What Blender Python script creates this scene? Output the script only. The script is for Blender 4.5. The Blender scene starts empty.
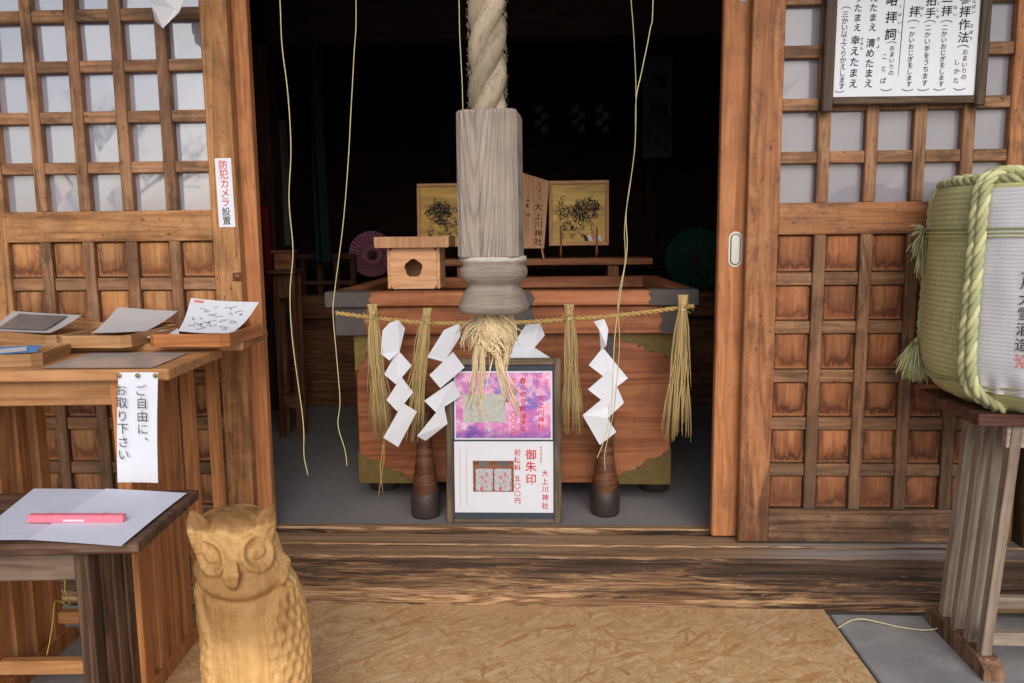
import bpy, bmesh, math, random
from mathutils import Vector, Matrix, Euler, noise as mnoise
random.seed(7)
C = bpy.context.scene.collection
PI = math.pi
rad = math.radians

# ------------------------------------------------------------------ camera
F_PX, CAM_H = 790.0, 1.1
PITCH, YAW, ROLL = .1338, .0469, .0103
_cy, _sy, _cp, _sp = math.cos(YAW), math.sin(YAW), math.cos(PITCH), math.sin(PITCH)
FW = Vector((-_sy*_cp, _cy*_cp, -_sp))
_r0 = Vector((_cy, _sy, 0)); _u0 = _r0.cross(FW)
RT = math.cos(ROLL)*_r0 - math.sin(ROLL)*_u0
UP = math.sin(ROLL)*_r0 + math.cos(ROLL)*_u0
cam_d = bpy.data.cameras.new('camera'); cam = bpy.data.objects.new('camera', cam_d); C.objects.link(cam)
cam_d.sensor_width = 36; cam_d.lens = F_PX/1024*36; cam_d.clip_start = .05; cam_d.clip_end = 500
cam.matrix_world = Matrix(((RT.x, UP.x, -FW.x, 0), (RT.y, UP.y, -FW.y, 0), (RT.z, UP.z, -FW.z, CAM_H), (0, 0, 0, 1)))
bpy.context.scene.camera = cam

def at(px, py, Y=None, Z=None):
    """the point of the place seen at a photo position, on a wall plane Y or a level Z"""
    d = FW + RT*((px-512)/F_PX) - UP*((py-341.5)/F_PX)
    t = Y/d.y if Y is not None else (Z-CAM_H)/d.z
    return Vector((0, 0, CAM_H)) + d*t

# ------------------------------------------------------------------ mesh builder
class MB:
    def __init__(s): s.v = []; s.f = []; s.gc = []; s.bx = []; s.rn = []; s.mi = []; s.sm = []
    def add(s, vs, fs, gc=None, bx=None, mi=0, smooth=False, rnd=None):
        o = len(s.v); r = random.random() if rnd is None else rnd
        s.v += [Vector(v) for v in vs]
        s.f += [tuple(i+o for i in f) for f in fs]
        s.gc += [tuple(g) for g in gc] if gc else [tuple(v) for v in vs]
        s.bx += [tuple(b) for b in bx] if bx else [(.5, .5, .5)]*len(vs)
        s.rn += [r]*len(vs); s.mi += [mi]*len(fs); s.sm += [smooth]*len(fs)
    def box(s, x0, x1, y0, y1, z0, z1, b=.002, mi=0, M=None, axis=None, rnd=None):
        if x0 > x1: x0, x1 = x1, x0
        if y0 > y1: y0, y1 = y1, y0
        if z0 > z1: z0, z1 = z1, z0
        L = (x1-x0, y1-y0, z1-z0)
        b = min(b, min(L)*.45)
        ctr = Vector(((x0+x1)/2, (y0+y1)/2, (z0+z1)/2)); h = Vector(L)/2
        vs = []; idx = {}
        for sx in (-1, 1):
            for sy in (-1, 1):
                for sz in (-1, 1):
                    for a in range(3):
                        p = [sx*h.x, sy*h.y, sz*h.z]; sg = (sx, sy, sz)
                        for k in range(3):
                            if k != a: p[k] -= sg[k]*b
                        idx[(sx, sy, sz, a)] = len(vs); vs.append(ctr+Vector(p))
        fs = []
        def q(*k): fs.append([idx[i] for i in k])
        for sg in (-1, 1):
            for a in range(3):
                o = [(-1, -1), (1, -1), (1, 1), (-1, 1)]
                ks = []
                for u, w in o:
                    t = [0, 0, 0]; t[a] = sg; t[(a+1) % 3] = u; t[(a+2) % 3] = w
                    ks.append((t[0], t[1], t[2], a))
                if sg < 0: ks.reverse()
                q(*ks)
        for a in range(3):
            b1, b2 = (a+1) % 3, (a+2) % 3
            for s1 in (-1, 1):
                for s2 in (-1, 1):
                    def k(e, n):
                        t = [0, 0, 0]; t[a] = e; t[b1] = s1; t[b2] = s2; return (t[0], t[1], t[2], n)
                    ks = [k(-1, b1), k(1, b1), k(1, b2), k(-1, b2)]
                    if s1*s2 > 0: ks.reverse()
                    q(*ks)
        for sx in (-1, 1):
            for sy in (-1, 1):
                for sz in (-1, 1):
                    ks = [(sx, sy, sz, 0), (sx, sy, sz, 1), (sx, sy, sz, 2)]
                    if sx*sy*sz < 0: ks.reverse()
                    q(*ks)
        if axis is None: axis = L.index(max(L))
        off = Vector((random.random()*20, random.random()*20, random.random()*20))
        gc = []; bx = []
        for v in vs:
            d = v-ctr
            gc.append((d[axis]+off.x, d[(axis+1) % 3]+off.y, d[(axis+2) % 3]+off.z))
            bx.append(((v.x-x0)/L[0], (v.y-y0)/L[1], (v.z-z0)/L[2]))
        if M is not None: vs = [M @ v for v in vs]
        s.add(vs, fs, gc, bx, mi, False, rnd)
    def tube(s, pts, r, n=8, mi=0, caps=True, smooth=True, rnd=None, flat=1.0):
        pts = [Vector(p) for p in pts]; m = len(pts)
        rr = r if isinstance(r, (list, tuple)) else [r]*m
        vs = []; gc = []; bx = []; fs = []
        t = (pts[1]-pts[0]).normalized()
        a = t.orthogonal().normalized(); ln = random.random()*10
        for i, p in enumerate(pts):
            if i == 0: tn = pts[1]-pts[0]
            elif i == m-1: tn = pts[-1]-pts[-2]
            else: tn = pts[i+1]-pts[i-1]
            tn = tn.normalized() if tn.length > 1e-9 else t
            a = (a - tn*a.dot(tn))
            a = a.normalized() if a.length > 1e-6 else tn.orthogonal().normalized()
            b = tn.cross(a)
            if i: ln += (pts[i]-pts[i-1]).length
            for k in range(n):
                an = 2*PI*k/n
                vs.append(p + a*(math.cos(an)*rr[i]) + b*(math.sin(an)*rr[i]*flat))
                gc.append((ln, k/n*2*PI*.02, 0)); bx.append((k/n, .5, i/(m-1)))
        for i in range(m-1):
            for k in range(n):
                k2 = (k+1) % n
                fs.append((i*n+k, i*n+k2, (i+1)*n+k2, (i+1)*n+k))
        if caps:
            fs.append(tuple(range(n-1, -1, -1))); fs.append(tuple((m-1)*n+k for k in range(n)))
        s.add(vs, fs, gc, bx, mi, smooth, rnd)
    def lathe(s, prof, ctr=(0, 0, 0), n=40, mi=0, a0=0, a1=2*PI, smooth=True, M=None, sx=1, sy=1, fn=None, rnd=None, caps=False):
        full = abs(a1-a0-2*PI) < 1e-6; m = n if full else n+1
        vs = []; gc = []; bx = []; fs = []; ln = 0
        z0 = min(p[1] for p in prof); z1 = max(p[1] for p in prof)
        for i, (r, z) in enumerate(prof):
            if i: ln += math.hypot(prof[i][0]-prof[i-1][0], prof[i][1]-prof[i-1][1])
            for k in range(m):
                a = a0+(a1-a0)*k/n
                r2, z2 = (r, z) if fn is None else fn(a, r, z)
                p = Vector((r2*math.cos(a)*sx, r2*math.sin(a)*sy, z2))
                gc.append((a*max(.05, r), ln, 0)); bx.append((k/n, .5, (z-z0)/max(1e-6, z1-z0)))
                p = p + Vector(ctr)
                vs.append(M @ p if M is not None else p)
        for i in range(len(prof)-1):
            for k in range(n):
                k2 = (k+1) % m if full else k+1
                fs.append((i*m+k, i*m+k2, (i+1)*m+k2, (i+1)*m+k))
        if caps and full:
            fs.append(tuple(range(m-1, -1, -1))); fs.append(tuple((len(prof)-1)*m+k for k in range(m)))
        s.add(vs, fs, gc, bx, mi, smooth, rnd)
    def prism(s, poly, th, M, mi=0, smooth=False, rnd=None):
        """poly: 2-D outline (x,z) CCW seen from -y; extruded from y=0 to y=th"""
        n = len(poly)
        vs = [Vector((p[0], 0, p[1])) for p in poly]+[Vector((p[0], th, p[1])) for p in poly]
        xs = [p[0] for p in poly]; zs = [p[1] for p in poly]
        bx = [((v.x-min(xs))/max(1e-6, max(xs)-min(xs)), .5, (v.z-min(zs))/max(1e-6, max(zs)-min(zs))) for v in vs]
        o = random.random()*10
        gc = [(v.z+o, v.x+o, v.y) for v in vs]
        fs = [tuple(range(n)), tuple(range(2*n-1, n-1, -1))]
        for i in range(n):
            j = (i+1) % n; fs.append((j, i, n+i, n+j))
        s.add([M @ v for v in vs], fs, gc, bx, mi, smooth, rnd)
    def quad(s, a, b, c, d, mi=0, rnd=None):
        s.add([a, b, c, d], [(0, 1, 2, 3)], [(0, 0, 0), (1, 0, 0), (1, 1, 0), (0, 1, 0)],
              [(0, .5, 0), (1, .5, 0), (1, .5, 1), (0, .5, 1)], mi, False, rnd)
    def grid(s, fn, nu, nv, mi=0, smooth=True, rnd=None):
        vs = []; gc = []; bx = []
        for j in range(nv+1):
            for i in range(nu+1):
                u, v = i/nu, j/nv; vs.append(fn(u, v)); bx.append((u, .5, v)); gc.append((u, v, 0))
        fs = [(j*(nu+1)+i, j*(nu+1)+i+1, (j+1)*(nu+1)+i+1, (j+1)*(nu+1)+i) for j in range(nv) for i in range(nu)]
        s.add(vs, fs, gc, bx, mi, smooth, rnd)
    def build(s, name, mats, parent=None, origin=None):
        me = bpy.data.meshes.new(name)
        if parent is not None:
            inv = parent.matrix_world.inverted(); vs = [inv @ v for v in s.v]
        else:
            if origin is None:
                xs = [v.x for v in s.v]; ys = [v.y for v in s.v]; zs = [v.z for v in s.v]
                origin = Vector(((min(xs)+max(xs))/2, (min(ys)+max(ys))/2, min(zs)))
            origin = Vector(origin); vs = [v-origin for v in s.v]
        me.from_pydata(vs, [], s.f); me.update()
        for nm, dat, typ in (('gc', s.gc, 'FLOAT_VECTOR'), ('bx', s.bx, 'FLOAT_VECTOR')):
            a = me.attributes.new(nm, typ, 'POINT'); a.data.foreach_set('vector', [c for t in dat for c in t])
        a = me.attributes.new('rnd', 'FLOAT', 'POINT'); a.data.foreach_set('value', s.rn)
        for m in (mats if isinstance(mats, (list, tuple)) else [mats]): me.materials.append(m)
        me.polygons.foreach_set('material_index', s.mi); me.polygons.foreach_set('use_smooth', s.sm)
        o = bpy.data.objects.new(name, me); C.objects.link(o)
        if parent is not None: o.parent = parent
        else: o.location = origin
        return o

def tag(o, label=None, cat=None, group=None, kind=None):
    if label: o['label'] = label
    if cat: o['category'] = cat
    if group: o['group'] = group
    if kind: o['kind'] = kind
    return o
def thing(name, label, cat, loc=(0, 0, 0), rz=0, group=None):
    o = bpy.data.objects.new(name, None); C.objects.link(o); o.empty_display_size = .05
    o.matrix_world = Matrix.Translation(Vector(loc)) @ Matrix.Rotation(rz, 4, 'Z')
    o.location = loc; o.rotation_euler = (0, 0, rz)
    return tag(o, label, cat, group)

# ------------------------------------------------------------------ materials
def sr(r, g, b):
    f = lambda c: (c/255/12.92 if c/255 <= .04045 else ((c/255+.055)/1.055)**2.4)
    return (f(r), f(g), f(b), 1)
class NT:
    def __init__(s, name):
        s.m = bpy.data.materials.new(name); s.m.use_nodes = True; s.t = s.m.node_tree; s.t.nodes.clear()
        s.out = s.t.nodes.new('ShaderNodeOutputMaterial')
    def n(s, typ, ins=None, **kw):
        nd = s.t.nodes.new(typ)
        for k, v in kw.items(): setattr(nd, k, v)
        for k, v in (ins or {}).items(): s.set(nd.inputs[k], v)
        return nd
    def set(s, sock, v):
        if hasattr(v, 'is_linked') or isinstance(v, bpy.types.NodeSocket): s.t.links.new(v, sock)
        else: sock.default_value = v
    def attr(s, nm, out='Vector'): return s.n('ShaderNodeAttribute', attribute_name=nm).outputs[out]
    def mapv(s, v, scale=(1, 1, 1), loc=(0, 0, 0), rot=(0, 0, 0)):
        return s.n('ShaderNodeMapping', {'Vector': v, 'Scale': scale, 'Location': loc, 'Rotation': rot}).outputs[0]
    def noise(s, v, scale=1, detail=4, rough=.55, dist=0, out='Fac'):
        nd = s.n('ShaderNodeTexNoise', {'Vector': v, 'Scale': scale, 'Detail': detail, 'Roughness': rough, 'Distortion': dist})
        return nd.outputs[0] if out == 'Fac' else nd.outputs[1]
    def math(s, op, a, b=0, c=0, clamp=False):
        nd = s.n('ShaderNodeMath', operation=op, use_clamp=clamp)
        for i, v in enumerate((a, b, c)): s.set(nd.inputs[i], v)
        return nd.outputs[0]
    def mix(s, f, a, b, mode='MIX'):
        return s.n('ShaderNodeMixRGB', {'Fac': f, 'Color1': a, 'Color2': b}, blend_type=mode).outputs[0]
    def ramp(s, f, stops, interp='LINEAR'):
        nd = s.n('ShaderNodeValToRGB', {'Fac': f}); cr = nd.color_ramp; cr.interpolation = interp
        while len(cr.elements) < len(stops): cr.elements.new(.5)
        for e, (p, c) in zip(cr.elements, stops):
            e.position = p; e.color = c if len(c) == 4 else (*c, 1)
        return nd.outputs[0]
    def rampv(s, f, stops): return s.ramp(f, [(p, (v, v, v, 1)) for p, v in stops])
    def maprange(s, v, a, b, c=0, d=1, smooth=True):
        nd = s.n('ShaderNodeMapRange', {0: v, 1: a, 2: b, 3: c, 4: d}, interpolation_type='SMOOTHSTEP' if smooth else 'LINEAR')
        return nd.outputs[0]
    def sep(s, v): return s.n('ShaderNodeSeparateXYZ', {0: v}).outputs
    def pos(s): return s.n('ShaderNodeNewGeometry').outputs['Position']
    def bump(s, h, strength=.3, dist=.002):
        return s.n('ShaderNodeBump', {'Height': h, 'Strength': strength, 'Distance': dist}).outputs[0]
    def bsdf(s, col, rough=.6, bump=None, spec=.3, **ins):
        nd = s.n('ShaderNodeBsdfPrincipled', {'Base Color': col, 'Roughness': rough, 'Specular IOR Level': spec})
        for k, v in ins.items(): s.set(nd.inputs[k.replace('_', ' ')], v)
        if bump is not None: s.t.links.new(bump, nd.inputs['Normal'])
        s.t.links.new(nd.outputs[0], s.out.inputs[0]); return s.m

def wood(name, dark, base, light, fine=1.0, ring=1.0, spots=.35, rough=.62, bump=.35, low=None, lowcol=None, lowz=(.25, .7),
         blotch=.5, stain=False, dirt=None, patina=0, spec=.3):
    T = NT(name); gc = T.attr('gc'); rnd = T.attr('rnd', 'Fac'); bx = T.attr('bx'); P = T.pos()
    fib = T.noise(T.mapv(gc, (2.5*fine, 90*fine, 90*fine)), 1, 6, .65, .3)
    broad = T.noise(T.mapv(gc, (1.1*ring, 16*ring, 16*ring)), 1, 3, .5, .6)
    rg = T.math('SINE', T.math('MULTIPLY', broad, 46))
    rg = T.math('MULTIPLY_ADD', rg, .5, .5)
    t = T.math('ADD', T.math('MULTIPLY', fib, .62), T.math('MULTIPLY', rg, .2))
    t = T.math('ADD', t, T.math('MULTIPLY', broad, .22))
    col = T.ramp(t, [(.26, dark), (.5, base), (.74, light)])
    k = T.math('MULTIPLY_ADD', rnd, .42, .78)
    col = T.mix(1, col, T.n('ShaderNodeCombineColor', {0: k, 1: k, 2: k}).outputs[0], 'MULTIPLY')
    if blotch:
        bl = T.noise(P, 7, 4, .6, .5)
        bl = T.rampv(bl, [(.3, 1-blotch*.55), (.5, 1), (.72, 1+.0*blotch)])
        col = T.mix(1, col, bl, 'MULTIPLY')
        b2 = T.noise(P, 2.3, 3, .5)
        col = T.mix(T.math('MULTIPLY', T.maprange(b2, .45, .7), blotch*.5), col, T.mix(.55, col, lowcol or dark))
    if spots:
        sp = T.noise(T.mapv(gc, (40, 130, 130)), 1, 2, .5)
        sp = T.maprange(sp, .66, .74)
        s2 = T.noise(T.mapv(gc, (9, 34, 34)), 1, 3, .6)
        sp = T.math('MAXIMUM', sp, T.math('MULTIPLY', T.maprange(s2, .66, .76), .8))
        col = T.mix(T.math('MULTIPLY', sp, spots), col, tuple(c*.22 for c in dark[:3])+(1,))
    if patina:
        pa = T.noise(T.mapv(gc, (7, 26, 26)), 1, 6, .72, .6)
        col = T.mix(T.math('MULTIPLY', T.maprange(pa, .5, .68), patina), col, sr(84, 66, 56))
        pb = T.noise(T.mapv(gc, (1.5, 60, 60)), 1, 4, .7, .3)
        col = T.mix(T.math('MULTIPLY', T.maprange(pb, .6, .72), patina*.8), col, sr(70, 44, 30))
        pc_ = T.noise(T.mapv(P, (150, 150, 150)), 1, 2, .6)
        col = T.mix(T.math('MULTIPLY', T.maprange(pc_, .62, .72), patina*1.2), col, sr(62, 46, 38))
        pd = T.noise(P, 18, 4, .7)
        col = T.mix(T.math('MULTIPLY', T.maprange(pd, .5, .8), patina*.6), col, sr(206, 164, 128))
    if stain:
        z = T.sep(bx)[2]; x = T.sep(bx)[0]
        fl = T.noise(T.mapv(gc, (9, 130, 130)), 1, 5, .7, .3)
        fl2 = T.noise(T.mapv(gc, (13, 18, 18)), 1, 5, .65, 1.2)
        fl3 = T.noise(T.mapv(gc, (6, 40, 40)), 1, 3, .6, .5)
        sx_ = T.math('MULTIPLY_ADD', T.math('ABSOLUTE', T.math('MULTIPLY_ADD', x, 2, -1)), -.5, .5)
        side = T.math('MULTIPLY', sx_, T.math('MULTIPLY_ADD', z, 1.7, .75))
        h = T.math('SMOOTH_MIN', z, T.math('ADD', side, .05), .12)
        h = T.math('ADD', h, T.math('MULTIPLY_ADD', fl, .42, -.21))
        h = T.math('ADD', h, T.math('MULTIPLY_ADD', fl2, .80, -.40))
        h = T.math('ADD', h, T.math('MULTIPLY_ADD', fl3, .22, -.11))
        h = T.math('ADD', h, T.math('MULTIPLY_ADD', rnd, .14, -.07))
        m = T.rampv(h, [(.02, .12), (.08, .45), (.14, .95), (.21, .8), (.30, .46), (.44, .2), (.7, .0)])
        zz = T.sep(P)[2]
        r2 = T.math('FRACT', T.math('MULTIPLY', rnd, 7.31))
        m = T.math('MULTIPLY', m, T.math('MULTIPLY_ADD', r2, .45, .65))
        m = T.math('MULTIPLY', m, T.maprange(zz, .3, 1.2, 1.0, .8))
        ru = T.maprange(T.math('ADD', z, T.math('MULTIPLY_ADD', fl2, .7, -.35)), .62, .16)
        col = T.mix(T.math('MULTIPLY', ru, .5), col, sr(150, 74, 34))
        col = T.mix(m, col, sr(62, 26, 14))
        rim = T.math('MULTIPLY', T.maprange(z, .0, .1, 1, 0), .55)
        col = T.mix(rim, col, sr(206, 160, 118))
    if low:
        zz = T.sep(P)[2]
        nz = T.noise(T.mapv(gc, (4, 26, 26)), 1, 4, .65, .5)
        h = T.math('ADD', zz, T.math('MULTIPLY_ADD', nz, .9, -.45))
        m = T.math('MULTIPLY', T.maprange(h, lowz[1], lowz[0]), low)
        col = T.mix(m, col, T.mix(fib, lowcol, tuple(c*.35 for c in lowcol[:3])+(1,)))
    if dirt:
        e = T.noise(T.mapv(gc, (3, 12, 12)), 1, 5, .7, 1.0)
        col = T.mix(T.math('MULTIPLY', T.maprange(e, .52, .66), dirt), col, sr(44, 34, 28))
    col = T.n('ShaderNodeHueSaturation', {'Hue': .5025, 'Saturation': .98, 'Value': .93, 'Color': col}).outputs[0]
    bm = T.bump(T.math('ADD', fib, T.math('MULTIPLY', rg, .25)), bump, .0025)
    rr = T.math('MULTIPLY_ADD', fib, .25, rough-.12)
    return T.bsdf(col, rr, bm, spec)

def plain(name, col, rough=.6, var=.12, nscale=40, bump=.1, spec=.3, **ins):
    T = NT(name); P = T.pos(); rnd = T.attr('rnd', 'Fac')
    nn = T.noise(P, nscale, 5, .6)
    big = T.noise(P, nscale*.12, 3, .5)
    k = T.math('MULTIPLY_ADD', nn, var*2, 1-var)
    k = T.math('MULTIPLY', k, T.math('MULTIPLY_ADD', big, var*1.6, 1-var*.8))
    k = T.math('MULTIPLY', k, T.math('MULTIPLY_ADD', rnd, var, 1-var*.5))
    c = T.mix(1, col, T.n('ShaderNodeCombineColor', {0: k, 1: k, 2: k}).outputs[0], 'MULTIPLY')
    return T.bsdf(c, rough, T.bump(nn, bump, .002), spec, **ins)

def fibre(name, a, b, rough=.8, transl=0):
    T = NT(name); gc = T.attr('gc'); rnd = T.attr('rnd', 'Fac')
    f = T.noise(T.mapv(gc, (18, 900, 900)), 1, 3, .6)
    c = T.mix(T.math('MULTIPLY_ADD', f, .9, .05), a, b)
    k = T.math('MULTIPLY_ADD', rnd, .6, .68)
    c = T.mix(1, c, T.n('ShaderNodeCombineColor', {0: k, 1: k, 2: k}).outputs[0], 'MULTIPLY')
    return T.bsdf(c, rough, T.bump(f, .4, .0012), .15)

M = {}
M['door'] = wood('door_wood', sr(116, 76, 44), sr(166, 114, 70), sr(188, 138, 92), spots=.8, blotch=.8, patina=.5, low=.75, lowcol=sr(86, 58, 42), lowz=(.12, .38))
M['doorR'] = wood('door_wood_red', sr(114, 68, 42), sr(168, 108, 68), sr(190, 132, 90), spots=.75, blotch=.8, patina=.5, low=.75, lowcol=sr(86, 58, 42), lowz=(.14, .42))
M['leaf'] = wood('inner_door_wood', sr(142, 86, 50), sr(180, 114, 70), sr(200, 138, 92), spots=.45, blotch=.5, patina=.2)
M['bar'] = wood('lattice_wood', sr(104, 74, 52), sr(152, 106, 74), sr(178, 134, 98), spots=.7, blotch=.8, patina=.45, low=.7, lowcol=sr(96, 80, 68), lowz=(.2, .7), dirt=.55)
M['panelR'] = wood('panel_wood_red', sr(132, 78, 46), sr(172, 106, 66), sr(188, 128, 86), spots=.3, blotch=.6, stain=True, low=.45, lowcol=sr(112, 76, 56), lowz=(.2, .65))
M['panel'] = wood('panel_wood', sr(142, 92, 54), sr(184, 126, 78), sr(200, 148, 100), spots=.3, blotch=.6, stain=True, low=.4, lowcol=sr(112, 76, 56), lowz=(.2, .65))
M['rail'] = wood('bottom_rail_wood', sr(64, 42, 30), sr(128, 92, 68), sr(160, 124, 96), spots=.5, blotch=.8, dirt=.6, patina=.3)
M['grey'] = wood('grey_weathered_wood', sr(118, 106, 96), sr(152, 140, 127), sr(176, 164, 150), ring=.45, spots=.35, blotch=.45, bump=.5, rough=.8, spec=.15)
M['stand'] = wood('pale_stand_wood', sr(128, 108, 94), sr(166, 146, 130), sr(190, 172, 154), spots=.3, blotch=.5, rough=.75, spec=.15)
M['standtop'] = wood('stained_top_wood', sr(50, 26, 24), sr(92, 56, 50), sr(128, 92, 84), spots=.1, blotch=.4, rough=.5)
M['table'] = wood('orange_table_wood', sr(150, 98, 58), sr(186, 130, 82), sr(204, 152, 104), spots=.15, blotch=.3, rough=.5)
M['slat'] = wood('orange_slat_wood', sr(146, 88, 50), sr(194, 126, 74), sr(212, 150, 98), spots=.15, blotch=.4, rough=.55)
M['dark'] = wood('dark_table_wood', sr(44, 30, 24), sr(90, 62, 46), sr(128, 100, 82), spots=.3, blotch=.5, rough=.6)
M['greyrail'] = wood('grey_table_rail', sr(92, 70, 56), sr(132, 106, 88), sr(160, 136, 118), spots=.3, blotch=.4)
M['boxw'] = wood('red_box_wood', sr(108, 54, 30), sr(158, 92, 58), sr(182, 116, 78), spots=.25, blotch=.6, ring=.6, rough=.5, dirt=.12)
M['post'] = wood('brown_post_wood', sr(52, 28, 18), sr(104, 64, 44), sr(136, 92, 66), spots=.2, blotch=.5, rough=.4)
M['hinoki'] = wood('new_cypress_wood', sr(178, 124, 84), sr(206, 152, 110), sr(218, 170, 130), spots=.0, blotch=.15, rough=.55)
M['tray'] = wood('tray_wood', sr(150, 104, 64), sr(184, 138, 94), sr(204, 162, 118), spots=.1, blotch=.3, rough=.45)
M['trayred'] = wood('tray_wood_orange', sr(138, 78, 40), sr(190, 118, 66), sr(208, 140, 90), spots=.1, blotch=.3, rough=.4)
M['frame'] = wood('brown_frame_wood', sr(60, 48, 38), sr(104, 88, 72), sr(136, 118, 98), spots=.3, blotch=.5)
M['framedark'] = wood('dark_frame_wood', sr(40, 30, 24), sr(76, 60, 48), sr(104, 86, 70), spots=.3, blotch=.5)
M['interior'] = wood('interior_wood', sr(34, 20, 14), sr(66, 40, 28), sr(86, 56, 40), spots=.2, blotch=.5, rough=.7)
M['interior2'] = wood('interior_furniture_wood', sr(96, 52, 32), sr(150, 92, 60), sr(170, 112, 78), spots=.1, blotch=.4)
M['porch'] = wood('porch_wood', sr(60, 40, 26), sr(112, 78, 52), sr(140, 102, 72), blotch=.4)

def sill_material():
    T = NT('charred_sill_wood'); gc = T.attr('gc'); P = T.pos(); xyz = T.sep(P)
    fib = T.noise(T.mapv(gc, (3, 120, 120)), 1, 6, .65, .3)
    # cathedral grain: thin dark and light lines
    br = T.noise(T.mapv(gc, (1.2, 26, 26)), 1, 4, .55, .7)
    rg = T.math('SINE', T.math('MULTIPLY', br, 70)); rg = T.math('MULTIPLY_ADD', rg, .5, .5)
    light = T.ramp(T.math('ADD', T.math('MULTIPLY', fib, .6), T.math('MULTIPLY', rg, .4)), [(.25, sr(92, 66, 48)), (.5, sr(160, 124, 92)), (.8, sr(200, 168, 130))])
    dk = T.ramp(fib, [(.3, sr(30, 23, 20)), (.55, sr(74, 57, 47)), (.75, sr(120, 96, 78))])
    pt = T.noise(T.mapv(gc, (2.2, 24, 24)), 1, 7, .72, .6)
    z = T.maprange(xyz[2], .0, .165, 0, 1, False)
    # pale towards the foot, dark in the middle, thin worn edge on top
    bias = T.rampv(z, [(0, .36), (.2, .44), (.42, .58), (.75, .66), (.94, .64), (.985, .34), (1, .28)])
    xb = T.maprange(xyz[0], .25, 1.0, 0, .12)
    m = T.math('ADD', T.math('SUBTRACT', bias, .5), T.math('MULTIPLY_ADD', pt, 1.5, -.25))
    m = T.math('ADD', m, xb)
    m = T.math('ADD', m, T.math('MULTIPLY_ADD', rg, .22, -.11))
    m = T.maprange(m, .45, .66)
    col = T.mix(m, light, dk)
    sc = T.noise(T.mapv(P, (14, 14, 30)), 1, 4, .7)
    col = T.mix(T.math('MULTIPLY', T.maprange(sc, .62, .72), .5), col, sr(150, 120, 94))
    top = T.noise(T.mapv(gc, (1.4, 30, 30)), 1, 5, .7, .5)
    tc = T.ramp(top, [(.3, sr(84, 66, 52)), (.5, sr(142, 114, 88)), (.7, sr(174, 146, 116))])
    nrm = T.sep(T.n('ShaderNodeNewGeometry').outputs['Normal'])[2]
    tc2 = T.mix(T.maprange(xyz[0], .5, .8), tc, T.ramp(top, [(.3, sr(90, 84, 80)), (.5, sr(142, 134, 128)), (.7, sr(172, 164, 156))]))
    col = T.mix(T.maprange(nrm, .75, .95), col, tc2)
    return T.bsdf(col, .7, T.bump(T.math('ADD', fib, T.math('MULTIPLY', m, -.5)), .5, .004), .2)
M['sill'] = sill_material()

def grip_material():
    T = NT('weathered_grip_wood'); gc = T.attr('gc'); g = T.sep(gc); P = T.pos()
    x = T.math('SUBTRACT', g[1], 2.995)
    w = T.noise(T.mapv(gc, (5, 30, 30)), 1, 3, .5)
    f = T.math('SUBTRACT', T.math('ADD', g[0], T.math('MULTIPLY', w, .10)), T.math('MULTIPLY', T.math('MULTIPLY', x, x), 150))
    f = T.math('ADD', f, T.math('MULTIPLY', T.math('ABSOLUTE', x), -2.2))
    ln = T.math('POWER', T.math('MULTIPLY_ADD', T.math('SINE', T.math('MULTIPLY', f, 60)), .5, .5), 5)
    fib = T.noise(T.mapv(gc, (5, 240, 240)), 1, 5, .65, .2)
    bl = T.noise(P, 14, 4, .6); b2 = T.noise(T.mapv(gc, (3, 22, 22)), 1, 4, .65)
    c = T.ramp(fib, [(.25, sr(116, 104, 96)), (.5, sr(152, 140, 130)), (.75, sr(182, 170, 158))])
    c = T.mix(T.math('MULTIPLY', ln, .5), c, sr(96, 82, 74))
    c = T.mix(T.math('MULTIPLY', T.maprange(bl, .45, .7), .35), c, sr(176, 158, 136))
    c = T.mix(T.math('MULTIPLY', T.maprange(b2, .5, .72), .4), c, sr(108, 96, 92))
    return T.bsdf(c, .85, T.bump(T.math('SUBTRACT', fib, T.math('MULTIPLY', ln, .4)), .5, .003), .12)
M['grip'] = grip_material()
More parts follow.
